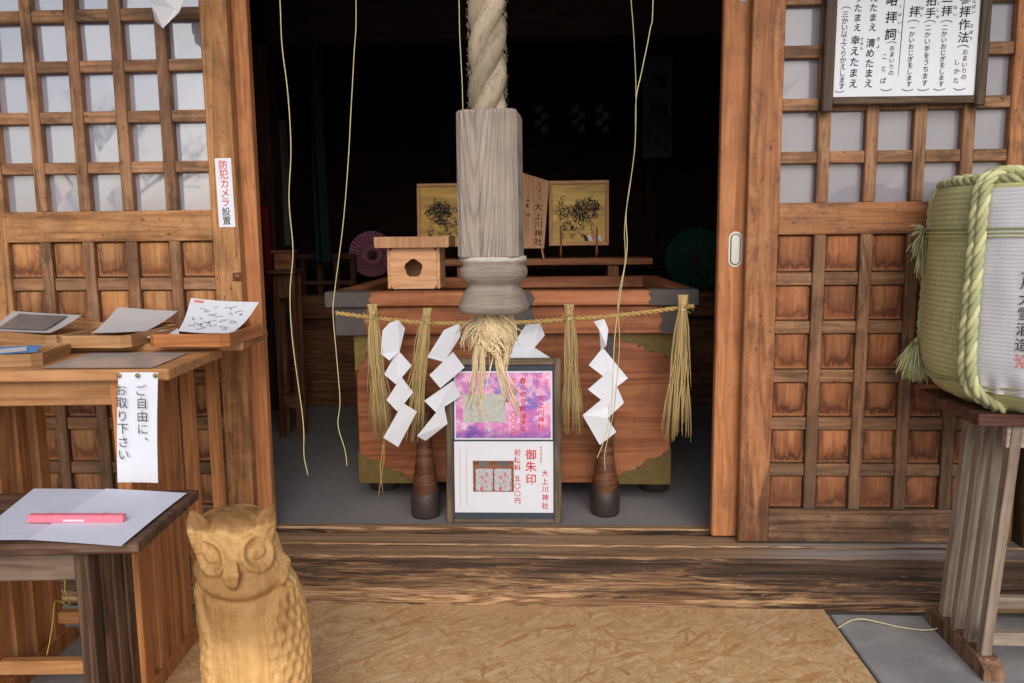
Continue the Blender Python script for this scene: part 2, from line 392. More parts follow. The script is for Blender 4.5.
def osb_material():
    T = NT('strand_board'); P = T.pos()
    wob = T.noise(P, 26, 3, .6, 0, 'Color')
    pw = T.n('ShaderNodeVectorMath', {0: P, 1: T.n('ShaderNodeVectorMath', {0: T.n('ShaderNodeVectorMath', {0: wob, 1: (.5, .5, .5)}, operation='SUBTRACT').outputs[0], 'Scale': .022}, operation='SCALE').outputs[0]}, operation='ADD').outputs[0]
    pal = [(0, sr(208, 168, 120)), (.2, sr(218, 182, 134)), (.45, sr(226, 194, 148)), (.62, sr(212, 172, 122)), (.82, sr(230, 202, 160)), (.92, sr(212, 168, 118)), (.97, sr(204, 154, 102)), (1, sr(192, 140, 90))]
    col = None; hgt = None
    for i, (a, s1, s2, th) in enumerate(((.3, 12, 54, 0), (1.25, 13, 62, .45), (-.85, 12, 60, .5), (1.85, 13, 58, .5), (.8, 12, 66, .55), (-.35, 14, 60, .6), (2.4, 13, 68, .62), (.15, 20, 120, .955), (1.0, 21, 130, .96), (-.6, 19, 125, .96), (1.7, 21, 120, .965))):
        v = T.n('ShaderNodeTexVoronoi', {'Vector': T.mapv(T.mapv(pw, (1, 1, 1), (0, 0, 0), (0, 0, a)), (s1, s2, 1), (i*3.1, i*1.7, 0)), 'Scale': 1.0, 'Randomness': 1}, voronoi_dimensions='2D')
        r = T.sep(v.outputs['Color'])
        fib = T.noise(T.mapv(T.mapv(pw, (1, 1, 1), (0, 0, 0), (0, 0, a)), (12, 300, 1)), 1, 4, .65)
        c = T.ramp(r[0], pal)
        if i >= 7: c = T.mix(.32, c, sr(172, 112, 62))
        c = T.mix(T.math('MULTIPLY', T.maprange(fib, .35, .7), .5), c, sr(166, 124, 82))
        edge = T.maprange(v.outputs['Distance'], .45, .7, 0, 1)
        c = T.mix(T.math('MULTIPLY', edge, .2), c, sr(120, 84, 56))
        if col is None: col = c; hgt = r[1]
        else:
            msk = T.math('GREATER_THAN', r[2], th)
            col = T.mix(msk, col, c); hgt = T.mix(msk, hgt, r[1])
    sp = T.noise(P, 90, 4, .75)
    col = T.mix(T.math('MULTIPLY', T.maprange(sp, .52, .72), .45), col, sr(140, 98, 60))
    big = T.noise(P, 1.6, 3, .5)
    col = T.mix(T.math('MULTIPLY', T.maprange(big, .4, .7), .25), col, T.mix(.5, col, sr(176, 146, 112)))
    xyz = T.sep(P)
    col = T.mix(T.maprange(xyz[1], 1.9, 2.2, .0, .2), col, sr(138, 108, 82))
    return T.bsdf(col, .65, T.bump(hgt, .35, .002), .25)
M['osb'] = osb_material()

def paving_material():
    T = NT('grey_paving'); P = T.pos(); rnd = T.attr('rnd', 'Fac')
    n1 = T.noise(P, 160, 4, .7); n2 = T.noise(P, 5, 5, .65, .4); n3 = T.noise(P, 38, 3, .6)
    c = T.ramp(n2, [(.3, sr(130, 130, 132)), (.55, sr(164, 163, 164)), (.75, sr(186, 184, 183))])
    c = T.mix(T.math('MULTIPLY_ADD', n1, .8, -.1), c, sr(104, 103, 104))
    c = T.mix(T.math('MULTIPLY', T.maprange(n3, .62, .75), .5), c, sr(184, 182, 180))
    c = T.mix(T.math('MULTIPLY', rnd, .25), c, sr(110, 108, 108))
    return T.bsdf(c, .85, T.bump(n1, .4, .002), .2)
M['paving'] = paving_material()

def carpet_material():
    T = NT('grey_carpet'); P = T.pos()
    n1 = T.noise(P, 420, 2, .6); n2 = T.noise(P, 6, 4, .6)
    c = T.ramp(n1, [(.3, sr(104, 101, 104)), (.7, sr(166, 162, 164))])
    c = T.mix(T.math('MULTIPLY', n2, .5), c, sr(112, 109, 112))
    return T.bsdf(c, .95, T.bump(n1, .6, .003), .05)
M['carpet'] = carpet_material()

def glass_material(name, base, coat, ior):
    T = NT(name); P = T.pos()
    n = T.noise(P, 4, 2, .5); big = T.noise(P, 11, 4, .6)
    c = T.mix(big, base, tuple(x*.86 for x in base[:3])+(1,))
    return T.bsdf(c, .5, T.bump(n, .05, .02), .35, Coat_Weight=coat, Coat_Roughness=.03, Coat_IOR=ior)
M['pane'] = glass_material('frosted_pane', sr(150, 152, 170), 1.0, 3.3)  # base colour and coat raised to carry the mirrored bright sky
M['paneR'] = glass_material('frosted_pane_right', sr(140, 139, 150), .35, 1.9)  # duller copy of the left glass, for the darker view mirrored here

M['worn'] = plain('worn_pale_wood', sr(190, 184, 172), .85, .2, 60, .4)
M['paper'] = plain('white_paper', sr(219, 223, 233), .75, .04, 30, .05)
M['paperblue'] = plain('bluish_form_paper', sr(206, 210, 226), .7, .06, 25, .05)
M['laminate'] = plain('laminated_print', sr(184, 176, 172), .22, .25, 18, .02, .6)  # faded print, with a mottled grey reflection put into its colour
M['papergrey'] = plain('greyish_flyer', sr(192, 192, 198), .35, .1, 14, .03, .5)
M['ink'] = plain('black_ink', sr(26, 26, 30), .6, .1)
M['inkgrey'] = plain('grey_print', sr(96, 98, 104), .5, .3, 30)
M['paperblue2'] = plain('bluish_form_paper_light', sr(220, 223, 238), .7, .06, 25, .05)
M['faint'] = plain('faint_print', sr(184, 187, 204), .7, .05)
M['greypic'] = plain('grey_photo_print', sr(126, 128, 132), .3, .5, 60, .02, .5)
M['red'] = plain('red_ink', sr(206, 44, 48), .6, .1)
M['redpale'] = plain('pale_red_print', sr(222, 128, 128), .6, .1)
M['bluecloth'] = plain('blue_print', sr(84, 140, 206), .6, .2, 30)
M['pink'] = plain('pink_plastic', sr(238, 128, 148), .35, .05, 30, .02, .5)
M['black'] = plain('black_board', sr(34, 34, 38), .6, .1)
M['slate'] = plain('dark_blue_strip', sr(62, 66, 80), .6, .1)
M['iron'] = plain('dull_iron', sr(80, 74, 72), .6, .3, 60, .4, .3)
M['brass'] = plain('tarnished_brass', sr(112, 94, 52), .6, .5, 45, .5, .4, Metallic=.35)
M['steel'] = plain('brushed_steel', sr(178, 178, 174), .35, .08, 80, .1, .5, Metallic=.8)
M['pin'] = plain('brass_pin', sr(150, 130, 80), .4, .1, 30, .1, .5, Metallic=.6)
M['blackpaint'] = plain('worn_black_paint', sr(58, 48, 45), .45, .3, 40, .3, .5)
M['straw'] = fibre('dry_straw', sr(158, 132, 86), sr(214, 192, 140))
M['cord'] = fibre('straw_cord', sr(160, 130, 74), sr(216, 184, 120))
M['string'] = fibre('thin_straw_string', sr(178, 166, 122), sr(212, 202, 162))
M['hemp'] = fibre('hemp_rope_fibre', sr(120, 104, 86), sr(204, 188, 164))
M['flax'] = fibre('pale_flax_fibre', sr(208, 178, 130), sr(246, 230, 194))
M['green'] = fibre('green_straw_rope', sr(156, 158, 112), sr(204, 205, 160))
M['greentuft'] = fibre('green_straw_tuft', sr(158, 160, 112), sr(204, 206, 160))
M['yellow'] = plain('yellow_string', sr(206, 186, 92), .6, .1)
M['purple'] = plain('purple_oil_paper', sr(178, 116, 142), .6, .15, 30)
M['greenpaper'] = plain('green_oil_paper', sr(32, 88, 68), .6, .2, 30)
M['rib'] = plain('bamboo_rib', sr(70, 50, 44), .6, .2)
M['redcloth'] = plain('red_cloth', sr(110, 18, 32), .8, .2)
M['teal'] = plain('teal_cloth', sr(8, 40, 42), .8, .2)
M['yellowcloth'] = plain('yellow_cloth', sr(196, 160, 30), .8, .2)
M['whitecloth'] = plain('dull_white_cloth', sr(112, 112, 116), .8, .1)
M['pearl'] = plain('pearl_card', sr(214, 206, 220), .4, .1)
M['bounceground'] = plain('pale_ground', sr(196, 196, 200), .9, .15, 8, .3)  # ground colour kept pale to bounce fill light onto the front
M['bark'] = plain('tree_bark', sr(70, 60, 54), .9, .3, 20, .5)
M['facade'] = plain('far_house_wall', sr(120, 116, 116), .8, .1, 4)

def gold_material():
    T = NT('gold_satin'); P = T.pos()
    w = T.noise(T.mapv(P, (3, 1, 26)), 1, 4, .6, .6)
    c = T.ramp(w, [(.3, sr(158, 116, 26)), (.55, sr(206, 162, 48)), (.75, sr(226, 188, 88))])
    return T.bsdf(c, .45, T.bump(w, .3, .004), .5)
M['gold'] = gold_material()

def straw_mat():
    T = NT('green_straw_mat'); gc = T.attr('gc'); s = T.sep(gc)
    n = T.noise(T.mapv(gc, (160, 9, 1)), 1, 4, .6)
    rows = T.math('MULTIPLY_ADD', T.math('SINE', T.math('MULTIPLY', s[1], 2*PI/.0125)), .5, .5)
    f2 = T.noise(T.mapv(gc, (420, 60, 1)), 1, 2, .5)
    b = T.math('MULTIPLY_ADD', T.math('SINE', T.math('MULTIPLY', s[0], 2*PI/.004)), .5, .5)
    c = T.ramp(T.math('ADD', T.math('MULTIPLY', n, .6), T.math('MULTIPLY', f2, .4)), [(.3, sr(166, 166, 112)), (.5, sr(200, 200, 146)), (.72, sr(220, 220, 172))])
    c = T.mix(T.math('MULTIPLY', T.math('POWER', T.math('SUBTRACT', 1, rows), 3), .3), c, sr(110, 110, 64))  # shading between the straw rows, put into the colour
    h = T.math('ADD', rows, T.math('ADD', T.math('MULTIPLY', b, .3), T.math('MULTIPLY', f2, .5)))
    return T.bsdf(c, .75, T.bump(h, .35, .003), .15)
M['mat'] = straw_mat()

def canvas():
    T = NT('white_barrel_canvas'); gc = T.attr('gc'); s = T.sep(gc)
    a = T.math('MULTIPLY_ADD', T.math('SINE', T.math('MULTIPLY', s[1], 2*PI/.009)), .5, .5)
    b = T.math('MULTIPLY_ADD', T.math('SINE', T.math('MULTIPLY', s[0], 2*PI/.006)), .5, .5)
    n = T.noise(T.mapv(gc, (14, 8, 1)), 1, 4, .6); f = T.noise(T.mapv(gc, (120, 30, 1)), 1, 3, .6)
    c = T.mix(n, sr(226, 226, 232), sr(196, 196, 204))
    c = T.mix(T.math('MULTIPLY', f, .3), c, sr(176, 176, 184))
    return T.bsdf(c, .6, T.bump(T.math('ADD', T.math('ADD', a, T.math('MULTIPLY', b, .6)), T.math('MULTIPLY', n, 2)), .2, .003), .3)
M['canvas'] = canvas()

def owl_material():
    T = NT('carved_owl_wood'); P = T.pos()
    tc = T.n('ShaderNodeTexCoord').outputs['Object']
    g = T.noise(T.mapv(tc, (60, 60, 5)), 1, 5, .6, .4)
    d = T.sep(tc)
    # growth rings of a log with its pith near the front
    rx = T.math('SUBTRACT', d[0], -.01); ry = T.math('ADD', d[1], .03)
    r = T.math('SQRT', T.math('ADD', T.math('MULTIPLY', rx, rx), T.math('MULTIPLY', ry, ry)))
    r = T.math('ADD', r, T.math('MULTIPLY', T.noise(tc, 7, 3, .5), .035))
    ring = T.math('MULTIPLY_ADD', T.math('SINE', T.math('MULTIPLY', r, 620)), .5, .5)
    t = T.math('ADD', T.math('MULTIPLY', g, .6), T.math('MULTIPLY', ring, .13))
    t = T.math('ADD', t, .09)
    c = T.ramp(t, [(.2, sr(186, 138, 82)), (.45, sr(216, 172, 112)), (.75, sr(230, 194, 138))])
    n = T.noise(tc, 9, 4, .6)
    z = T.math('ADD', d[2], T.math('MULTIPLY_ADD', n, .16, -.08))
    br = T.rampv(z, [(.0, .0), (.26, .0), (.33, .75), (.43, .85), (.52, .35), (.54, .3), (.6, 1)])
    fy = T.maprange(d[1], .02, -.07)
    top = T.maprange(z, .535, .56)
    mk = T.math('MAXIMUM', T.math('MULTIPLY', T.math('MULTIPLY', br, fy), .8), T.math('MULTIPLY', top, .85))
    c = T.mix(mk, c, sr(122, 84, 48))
    ch = T.n('ShaderNodeTexVoronoi', {'Vector': T.mapv(tc, (55, 55, 24)), 'Scale': 1.0}, feature='SMOOTH_F1').outputs['Distance']
    fine = T.noise(T.mapv(tc, (30, 30, 120)), 1, 3, .6)
    h = T.math('ADD', T.math('MULTIPLY', ch, .6), T.math('MULTIPLY', fine, .5))
    return T.bsdf(c, .6, T.bump(T.math('ADD', h, T.math('MULTIPLY', g, .6)), 1.0, .005), .2)
M['owl'] = owl_material()

def sakura():
    T = NT('cherry_blossom_print'); bx = T.attr('bx'); s = T.sep(bx)
    v = T.mapv(bx, (1.45, 1, 1))
    n = T.noise(v, 2.2, 5, .6, .6); n2 = T.noise(T.mapv(v, (1, 1, 1), (5, 3, 2)), 4, 6, .65, .3); n3 = T.noise(T.mapv(v, (1, 1, 1), (1, 8, 4)), 5, 6, .65)
    sky = T.mix(s[2], sr(126, 84, 170), sr(124, 128, 210))
    c = T.mix(T.maprange(n, .38, .56), sky, sr(212, 118, 186))
    c = T.mix(T.maprange(n2, .44, .6), c, sr(238, 180, 216))
    c = T.mix(T.math('MULTIPLY', T.maprange(n3, .52, .66), .85), c, sr(244, 226, 240))
    c = T.mix(T.maprange(s[2], .22, .0, 0, .6), c, sr(96, 60, 160))
    return T.bsdf(c, .35, None, .4)
M['sakura'] = sakura()
def stamp_print():
    T = NT('stamp_book_photo'); bx = T.attr('bx'); v = T.mapv(bx, (1.4, 1, 1))
    n = T.noise(v, 13, 4, .75, 2.5); n2 = T.noise(T.mapv(v, (1, 1, 1), (3, 3, 3)), 6, 3, .6, 1)
    c = T.mix(T.maprange(n, .55, .62), sr(198, 196, 192), sr(46, 46, 48))
    c = T.mix(T.maprange(n2, .56, .64, 0, .7), c, sr(150, 190, 176))
    return T.bsdf(c, .4, None, .3)
M['stamp'] = stamp_print()
def charm_print():
    T = NT('charm_photo'); bx = T.attr('bx'); v = T.mapv(bx, (1.4, 1, 1))
    n = T.noise(v, 9, 4, .75, 2); n2 = T.noise(T.mapv(v, (1, 1, 1), (7, 3, 3)), 5, 3, .6, 1)
    c = T.mix(T.maprange(n, .5, .58), sr(196, 204, 206), sr(96, 128, 148))
    c = T.mix(T.maprange(n2, .52, .6), c, sr(206, 96, 104))
    return T.bsdf(c, .4, None, .3)
M['charm'] = charm_print()

# ------------------------------------------------------------------ lettering
_gl = {}
def glyph(ch, bold=0.0):
    k = (ch, bold)
    if k in _gl: return _gl[k]
    cu = bpy.data.curves.new('glyph', 'FONT'); cu.body = ch; cu.size = 1; cu.resolution_u = 3; cu.offset = bold; cu.fill_mode = 'FRONT'
    ob = bpy.data.objects.new('glyph', cu); C.objects.link(ob)
    bpy.context.view_layer.update()
    dg = bpy.context.evaluated_depsgraph_get()
    me = bpy.data.meshes.new_from_object(ob.evaluated_get(dg))
    vs = [(v.co.x, v.co.y) for v in me.vertices]; fs = [tuple(p.vertices) for p in me.polygons]
    bpy.data.objects.remove(ob); bpy.data.curves.remove(cu); bpy.data.meshes.remove(me)
    if vs and ch not in '、。ノっゃゅょ':
        cx = (min(v[0] for v in vs)+max(v[0] for v in vs))/2; cy = (min(v[1] for v in vs)+max(v[1] for v in vs))/2
    else: cx, cy = .5, .38
    _gl[k] = ([(x-cx, y-cy) for x, y in vs], fs)
    return _gl[k]
def put_char(mb, ch, x, z, size, Mx, bold=0.0, mi=0, dx=0, dz=0, slant=0.0, wide=1.0):
    vs, fs = glyph(ch, bold)
    if not vs: return
    mb.add([Mx @ Vector((x+dx+(vx*wide+vy*slant)*size, 0, z+dz+vy*size)) for vx, vy in vs], fs, mi=mi)
def column(mb, txt, x, z, size, Mx, pitch=1.06, bold=0.0, mi=0, wide=1.0, slant=0.0):
    """vertical writing from the top down; x is the middle, z the middle of the first character"""
    for ch in txt:
        if ch == ' ': z -= size*pitch*.5; continue
        if ch == '、': put_char(mb, ch, x, z, size, Mx, bold, mi, dx=size*.55, dz=size*.55)
        else: put_char(mb, ch, x, z, size, Mx, bold, mi, slant=slant, wide=wide)
        z -= size*pitch
    return z
def ticks(mb, x, z0, z1, size, Mx, mi=0):
    """print too small to read: short pen strokes down a column"""
    z = z0
    while z > z1:
        for k in range(3):
            w = size*random.uniform(.3, .8); h = size*random.uniform(.08, .16)
            cx = x+random.uniform(-.15, .15)*size; cz = z+random.uniform(-.35, .35)*size
            if random.random() < .5: w, h = h, w
            mb.add([Mx @ Vector((cx-w/2, 0, cz-h/2)), Mx @ Vector((cx+w/2, 0, cz-h/2)), Mx @ Vector((cx+w/2, 0, cz+h/2)), Mx @ Vector((cx-w/2, 0, cz+h/2))], [(0, 1, 2, 3)], mi=mi)
        z -= size*1.1
def ribbon(mb, pts, w, Mx, mi=0):
    """flat brush stroke in the plane y=0 of Mx"""
    n = len(pts); vs = []
    for i, (x, z) in enumerate(pts):
        a = pts[max(0, i-1)]; b = pts[min(n-1, i+1)]
        d = Vector((b[0]-a[0], b[1]-a[1])); d = d.normalized() if d.length > 1e-9 else Vector((1, 0))
        ww = w*(.35+.65*math.sin(PI*min(1, max(0, (i+.4)/(n-.2)))))
        vs += [Mx @ Vector((x-d.y*ww/2, 0, z+d.x*ww/2)), Mx @ Vector((x+d.y*ww/2, 0, z-d.x*ww/2))]
    mb.add(vs, [(2*i, 2*i+1, 2*i+3, 2*i+2) for i in range(n-1)], mi=mi)

def frame_of(o, xdir, zdir):
    """matrix whose x runs along xdir and z along zdir from point o (front is -y)"""
    x = Vector(xdir).normalized(); z = Vector(zdir); z = (z-x*z.dot(x)).normalized(); y = z.cross(x)
    return Matrix(((x.x, y.x, z.x, o[0]), (x.y, y.y, z.y, o[1]), (x.z, y.z, z.z, o[2]), (0, 0, 0, 1)))

def catmull(pts, n=8):
    P = [Vector(p) for p in pts]; P = [P[0]*2-P[1]]+P+[P[-1]*2-P[-2]]; out = []
    for i in range(1, len(P)-2):
        for k in range(n):
            t = k/n; a, b, c, d = P[i-1], P[i], P[i+1], P[i+2]
            out.append(.5*((2*b)+(c-a)*t+(2*a-5*b+4*c-d)*t*t+(3*b-a-3*c+d)*t**3))
    out.append(P[-2]); return out
def twisted(mb, pts, R, pitch, strands=3, seg=10, mi=0, per=14, phase=0):
    """laid rope: strands wound round a centre line"""
    pts = [Vector(p) for p in pts]
    L = [0]
    for i in range(1, len(pts)): L.append(L[-1]+(pts[i]-pts[i-1]).length)
    N = max(6, int(L[-1]/pitch*per)); cen = []; j = 0
    for k in range(N+1):
        s = L[-1]*k/N
        while j < len(L)-2 and L[j+1] < s: j += 1
        f = (s-L[j])/max(1e-9, L[j+1]-L[j]); cen.append((pts[j].lerp(pts[j+1], f), s))
    t0 = (cen[1][0]-cen[0][0]).normalized(); a = t0.orthogonal().normalized()
    lines = [[] for _ in range(strands)]
    for i, (p, s) in enumerate(cen):
        q = cen[min(N, i+1)][0]-cen[max(0, i-1)][0]; tn = q.normalized()
        a = (a-tn*a.dot(tn)).normalized(); b = tn.cross(a)
        for m in range(strands):
            an = 2*PI*(m/strands+s/pitch)+phase
            lines[m].append(p+(a*math.cos(an)+b*math.sin(an))*R*.5)
    for l in lines: mb.tube(l, R*.56, seg, mi)

# ================================================================== SETTING
D = 2.3234            # front face of the outer door leaves
# ground, paving
mb = MB(); mb.quad((-60, -90, -.03), (60, -90, -.03), (60, 2.6, -.03), (-60, 2.6, -.03))
tag(mb.build('ground', M['bounceground']), kind='structure')
mb = MB()
xs = [.81+.62*k for k in range(-6, 5)]; ys = [2.21, 1.55, .9, .25, -.4, -1.05]
for i in range(len(xs)-1):
    for j in range(len(ys)-1):
        mb.box(xs[i]+.003, xs[i+1]-.003, ys[j+1]+.003, ys[j]-.003, -.06, 0, .004)
tag(mb.build('paving', M['paving']), kind='structure')
mb = MB(); mb.quad((-3.2, 2.472, .16), (3.2, 2.472, .16), (3.2, 7.2, .16), (-3.2, 7.2, .16))
tag(mb.build('carpet_floor', M['carpet']), kind='structure')

# ------------------------------------------------------------------ the hall
hall = thing('shrine_hall', 'weathered wooden shrine hall with open lattice sliding doors and a dark interior', 'building', (0, 2.2, 0))
mb = MB()
mb.box(-3.2, 3.2, 2.215, 2.30, 0.0, .162, .006, axis=0)
mb.box(-3.2, 3.2, 2.303, 2.385, 0.02, .1645, .003, axis=0)
mb.box(-3.2, 3.2, 2.395, 2.425, 0.02, .150, .002, axis=0)
mb.box(-3.2, 3.2, 2.437, 2.470, 0.02, .166, .003, axis=0)
mb.build('sill_beam', M['sill'], hall)
mb = MB()
mb.box(-3.2, 3.2, 2.30, 2.48, 2.0, 2.22, .005, axis=0)
mb.box(-3.4, -1.73, 2.30, 2.48, .17, 2.0, .004, axis=2); mb.box(1.40, 3.4, 2.30, 2.48, .17, 2.0, .004, axis=2)
mb.build('front_wall', M['bar'], hall)
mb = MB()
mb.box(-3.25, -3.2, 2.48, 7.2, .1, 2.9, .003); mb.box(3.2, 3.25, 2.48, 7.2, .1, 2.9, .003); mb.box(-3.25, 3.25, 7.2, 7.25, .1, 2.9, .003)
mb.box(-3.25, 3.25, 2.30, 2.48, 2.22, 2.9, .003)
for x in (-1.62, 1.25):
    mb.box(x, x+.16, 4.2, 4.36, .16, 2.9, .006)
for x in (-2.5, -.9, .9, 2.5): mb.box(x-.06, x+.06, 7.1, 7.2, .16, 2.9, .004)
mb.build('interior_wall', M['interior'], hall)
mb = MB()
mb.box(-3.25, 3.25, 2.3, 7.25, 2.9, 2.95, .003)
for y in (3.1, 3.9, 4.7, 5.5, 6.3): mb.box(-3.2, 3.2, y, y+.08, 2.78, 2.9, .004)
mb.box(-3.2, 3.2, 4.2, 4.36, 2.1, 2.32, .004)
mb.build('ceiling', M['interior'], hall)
# raised inner platform
mb = MB()
mb.box(-3.2, 3.2, 4.22, 7.2, .66, .79, .005); mb.box(-3.2, 3.2, 4.30, 4.34, .16, .66, .003)
mb.build('altar_platform', M['post'], hall)
# unseen porch roof, added for shade, kept shallow for skylight: two slopes over beams
mb = MB()
for sx in (-1, 1):
    Mx = Matrix.Translation((0, 0, 2.95)) @ Matrix.Rotation(rad(18)*sx, 4, 'Y')
    if sx > 0: mb.box(0, 3.0, 1.62, 2.30, -.03, .03, .005, M=Mx, axis=1)
    else: mb.box(-3.0, 0, 1.62, 2.30, -.03, .03, .005, M=Mx, axis=1)
mb.build('unseen_porch_roof', M['porch'], hall)
mb = MB()
mb.box(-2.6, 2.6, 1.68, 1.82, 2.10, 2.26, .006); mb.box(-2.6, 2.6, 2.06, 2.14, 2.10, 2.2, .006)
for x in (-2.45, 2.45): mb.box(x-.09, x+.09, 1.66, 1.84, 0, 2.10, .008)
mb.build('porch_frame', M['porch'], hall)

RAILS = [(1.7594, 1.7248), (1.6165, 1.583), (1.4725, 1.4388), (1.3268, 1.2931), (1.9023, 1.868)]
PROWS = [(1.093, .984), (.9465, .8425), (.805, .697), (.6595, .5538), (.516, .4117), (.374, .2737)]
def door_leaf(x0, x1, sl, srr, bars, Y, wood_m, pane_m, name, panel_m):
    """x0..x1 outer edges, sl / srr inner edges of the stiles, bars left edges of the upright bars"""
    d = bpy.data.objects.new(name, None); C.objects.link(d); d.parent = hall
    d.location = Vector(((x0+x1)/2, Y, .17))-hall.location
    bpy.context.view_layer.update()
    w = .0338
    mb = MB()
    mb.box(x0, sl, Y, Y+.034, .1705, 2.02, .003, axis=2); mb.box(srr, x1, Y, Y+.034, .1705, 2.02, .003, axis=2)
    mb.box(sl, srr, Y+.0015, Y+.034, 1.093, 1.1835, .002, axis=0)
    mb.box(sl, srr, Y+.0015, Y+.034, 1.955, 2.02, .002, axis=0)
    mb.build('door_frame', wood_m, d)
    mb = MB(); mb.box(sl, srr, Y+.0015, Y+.034, .1705, .2737, .003, axis=0); mb.build('bottom_rail', M['rail'], d)
    mb = MB()
    for b in bars:
        mb.box(b, b+w, Y+.003, Y+.034, 1.1835, 1.955, .0025, axis=2); mb.box(b, b+w, Y+.003, Y+.034, .2737, 1.093, .0025, axis=2)
    edges = [sl]+[v for b in bars for v in (b, b+w)]+[srr]
    for i in range(0, len(edges), 2):
        for t, bt in RAILS: mb.box(edges[i], edges[i+1], Y+.006, Y+.034, bt, t, .0025, axis=0)
        for k in range(len(PROWS)-1): mb.box(edges[i], edges[i+1], Y+.010, Y+.034, PROWS[k+1][0], PROWS[k][1], .0025, axis=0)
    mb.build('lattice', M['bar'], d)
    mb = MB()
    for i in range(0, len(edges), 2):
        for t, bt in PROWS: mb.box(edges[i]+.003, edges[i+1]-.003, Y+.014, Y+.033, bt+.003, t-.003, .004, axis=2)
    mb.build('wood_panel', panel_m, d)
    mb = MB()
    zs = [1.1835]+[v for t, bt in sorted(RAILS) for v in (bt, t)]+[1.955]
    for i in range(0, len(edges), 2):
        for k in range(0, len(zs), 2):
            a, b = zs[k], zs[k+1]
            t1, t2 = random.uniform(-.0012, .0012), random.uniform(-.0012, .0012)
            mb.quad((edges[i], Y+.030+t1, a), (edges[i+1], Y+.030+t2, a), (edges[i+1], Y+.030+t2+t1, b), (edges[i], Y+.030+t1-t2, b))
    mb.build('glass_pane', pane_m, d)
    return d
PIT = .1323
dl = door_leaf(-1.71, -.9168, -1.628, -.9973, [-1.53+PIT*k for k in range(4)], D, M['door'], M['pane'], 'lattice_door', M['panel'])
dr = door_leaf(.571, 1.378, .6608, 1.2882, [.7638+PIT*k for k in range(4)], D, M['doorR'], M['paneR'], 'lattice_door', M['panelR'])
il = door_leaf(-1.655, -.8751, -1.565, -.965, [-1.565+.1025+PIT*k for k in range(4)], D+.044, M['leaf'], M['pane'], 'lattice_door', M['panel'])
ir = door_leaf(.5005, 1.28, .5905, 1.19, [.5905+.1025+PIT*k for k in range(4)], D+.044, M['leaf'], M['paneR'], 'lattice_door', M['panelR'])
# recessed pull of the inner right leaf, lock hole of the outer left one
mb = MB()
def stadium(w, h, n=10):
    r = w/2; P = []
    for k in range(n+1): a = -PI+PI*k/n; P.append((r*math.cos(a), -h/2+r+r*math.sin(a)))
    for k in range(n+1): a = PI*k/n; P.append((r*math.cos(a), h/2-r+r*math.sin(a)))
    return P
for w, h, y, mi in ((.040, .104, -.003, 0), (.030, .092, -.0045, 1), (.024, .086, -.0052, 0)):
    mb.prism(stadium(w, h), .004, Matrix.Translation((.549, D+.044+y, 1.052)), mi)
mb.build('door_pull', [M['steel'], M['iron']], ir)
mb = MB(); mb.lathe([(.0, -.004), (.009, -.004), (.011, 0)], n=14, M=Matrix.Translation((-.929, D, .985)) @ Matrix.Rotation(PI/2, 4, 'X') @ Matrix.Scale(-1, 4, (0, 0, 1)))
mb.box(-.942, -.916, D-.003, D+.002, .972, .998, .002)
mb.build('lock_plate', M['post'], dl)

# ------------------------------------------------------------------ sticker on the left door
st = thing('camera_notice', 'narrow white sticker with red and black writing on the left door stile', 'sticker', (-.948, D-.001, 1.132))
Mx = Matrix.Translation((-.949, D-.0016, 1.132)) @ Matrix.Rotation(rad(-.6), 4, 'Y')
mb = MB(); mb.box(-.0245, .0245, 0, .0012, 0, .2, .0004, M=Mx); mb.build('notice_sheet', M['paper'], st)
Mt = Mx @ Matrix.Translation((0, -.0006, 0))
mb = MB(); column(mb, '防犯カメラ', 0, .181, .0285, Mt, .95, .005, 0); mb.build('lettering', M['red'], st)
mb = MB(); column(mb, '設置', 0, .181-.0285*.95*5, .0265, Mt, .98, .006, 0); mb.build('lettering', M['ink'], st)


# ------------------------------------------------------------------ prayer board on the right door
sg = thing('prayer_board', 'framed white board with black brush writing on how to pray, hung on the right door', 'sign board', (.975, D-.02, 1.43))
bl, br_ = at(833, 98, D-.022), at(973, 99, D-.022)
Mx = frame_of(bl, (1, 0, -.004), (0, 0, 1)); Wd = (br_-bl).length
mb = MB(); mb.box(-.01, Wd+.01, 0, .008, -.01, .50, .001, M=Mx); mb.build('board_sheet', M['paper'], sg)
mb = MB()
mb.box(-.032, -.002, -.010, .016, -.038, .53, .003, M=Mx, axis=2); mb.box(Wd+.002, Wd+.030, -.010, .016, -.026, .53, .003, M=Mx, axis=2)
mb.box(-.002, Wd+.002, -.006, .014, -.018, .002, .002, M=Mx, axis=0); mb.box(-.002, Wd+.002, -.006, .014, .488, .51, .002, M=Mx, axis=0)
mb.build('board_frame', M['framedark'], sg)
px2 = Wd/140.0
def SX(px): return (px-833)*px2
def SZ(py): return (98-py)*px2
mb = MB(); Mt = Mx @ Matrix.Translation((0, -.0008, 0))
S_ = 6.02
def col_px(txt, zx, zy, size, pitch, bold, wide=1.0):
    mb = MB()
    column(mb, txt, SX(820+zx/S_), SZ(zy/S_), size/S_*px2*1.03, Mt, pitch/1.03, bold+.003, 0, wide, .06)
    mb.build('lettering' if size > 30 and len(txt) > 1 else 'small_lettering', M['ink'], sg)
col_px('参拝作法', 838, 20, 66, 1.13, .012); col_px('さんぱい', 888, 5, 24, 1.3, .01); col_px('さほう', 882, 178, 24, 1.55, .01)
col_px('︵', 840, 296, 60, 1, 0, 1.2); col_px('おまいりの', 856, 330, 34, 1.08, .005); col_px('しかた', 812, 388, 36, 1.5, .005); col_px('︶', 834, 548, 60, 1, 0, 1.2)
col_px('二拝', 730, 15, 64, 1.15, .012); col_px('はい', 780, 70, 22, 1.9, .01)
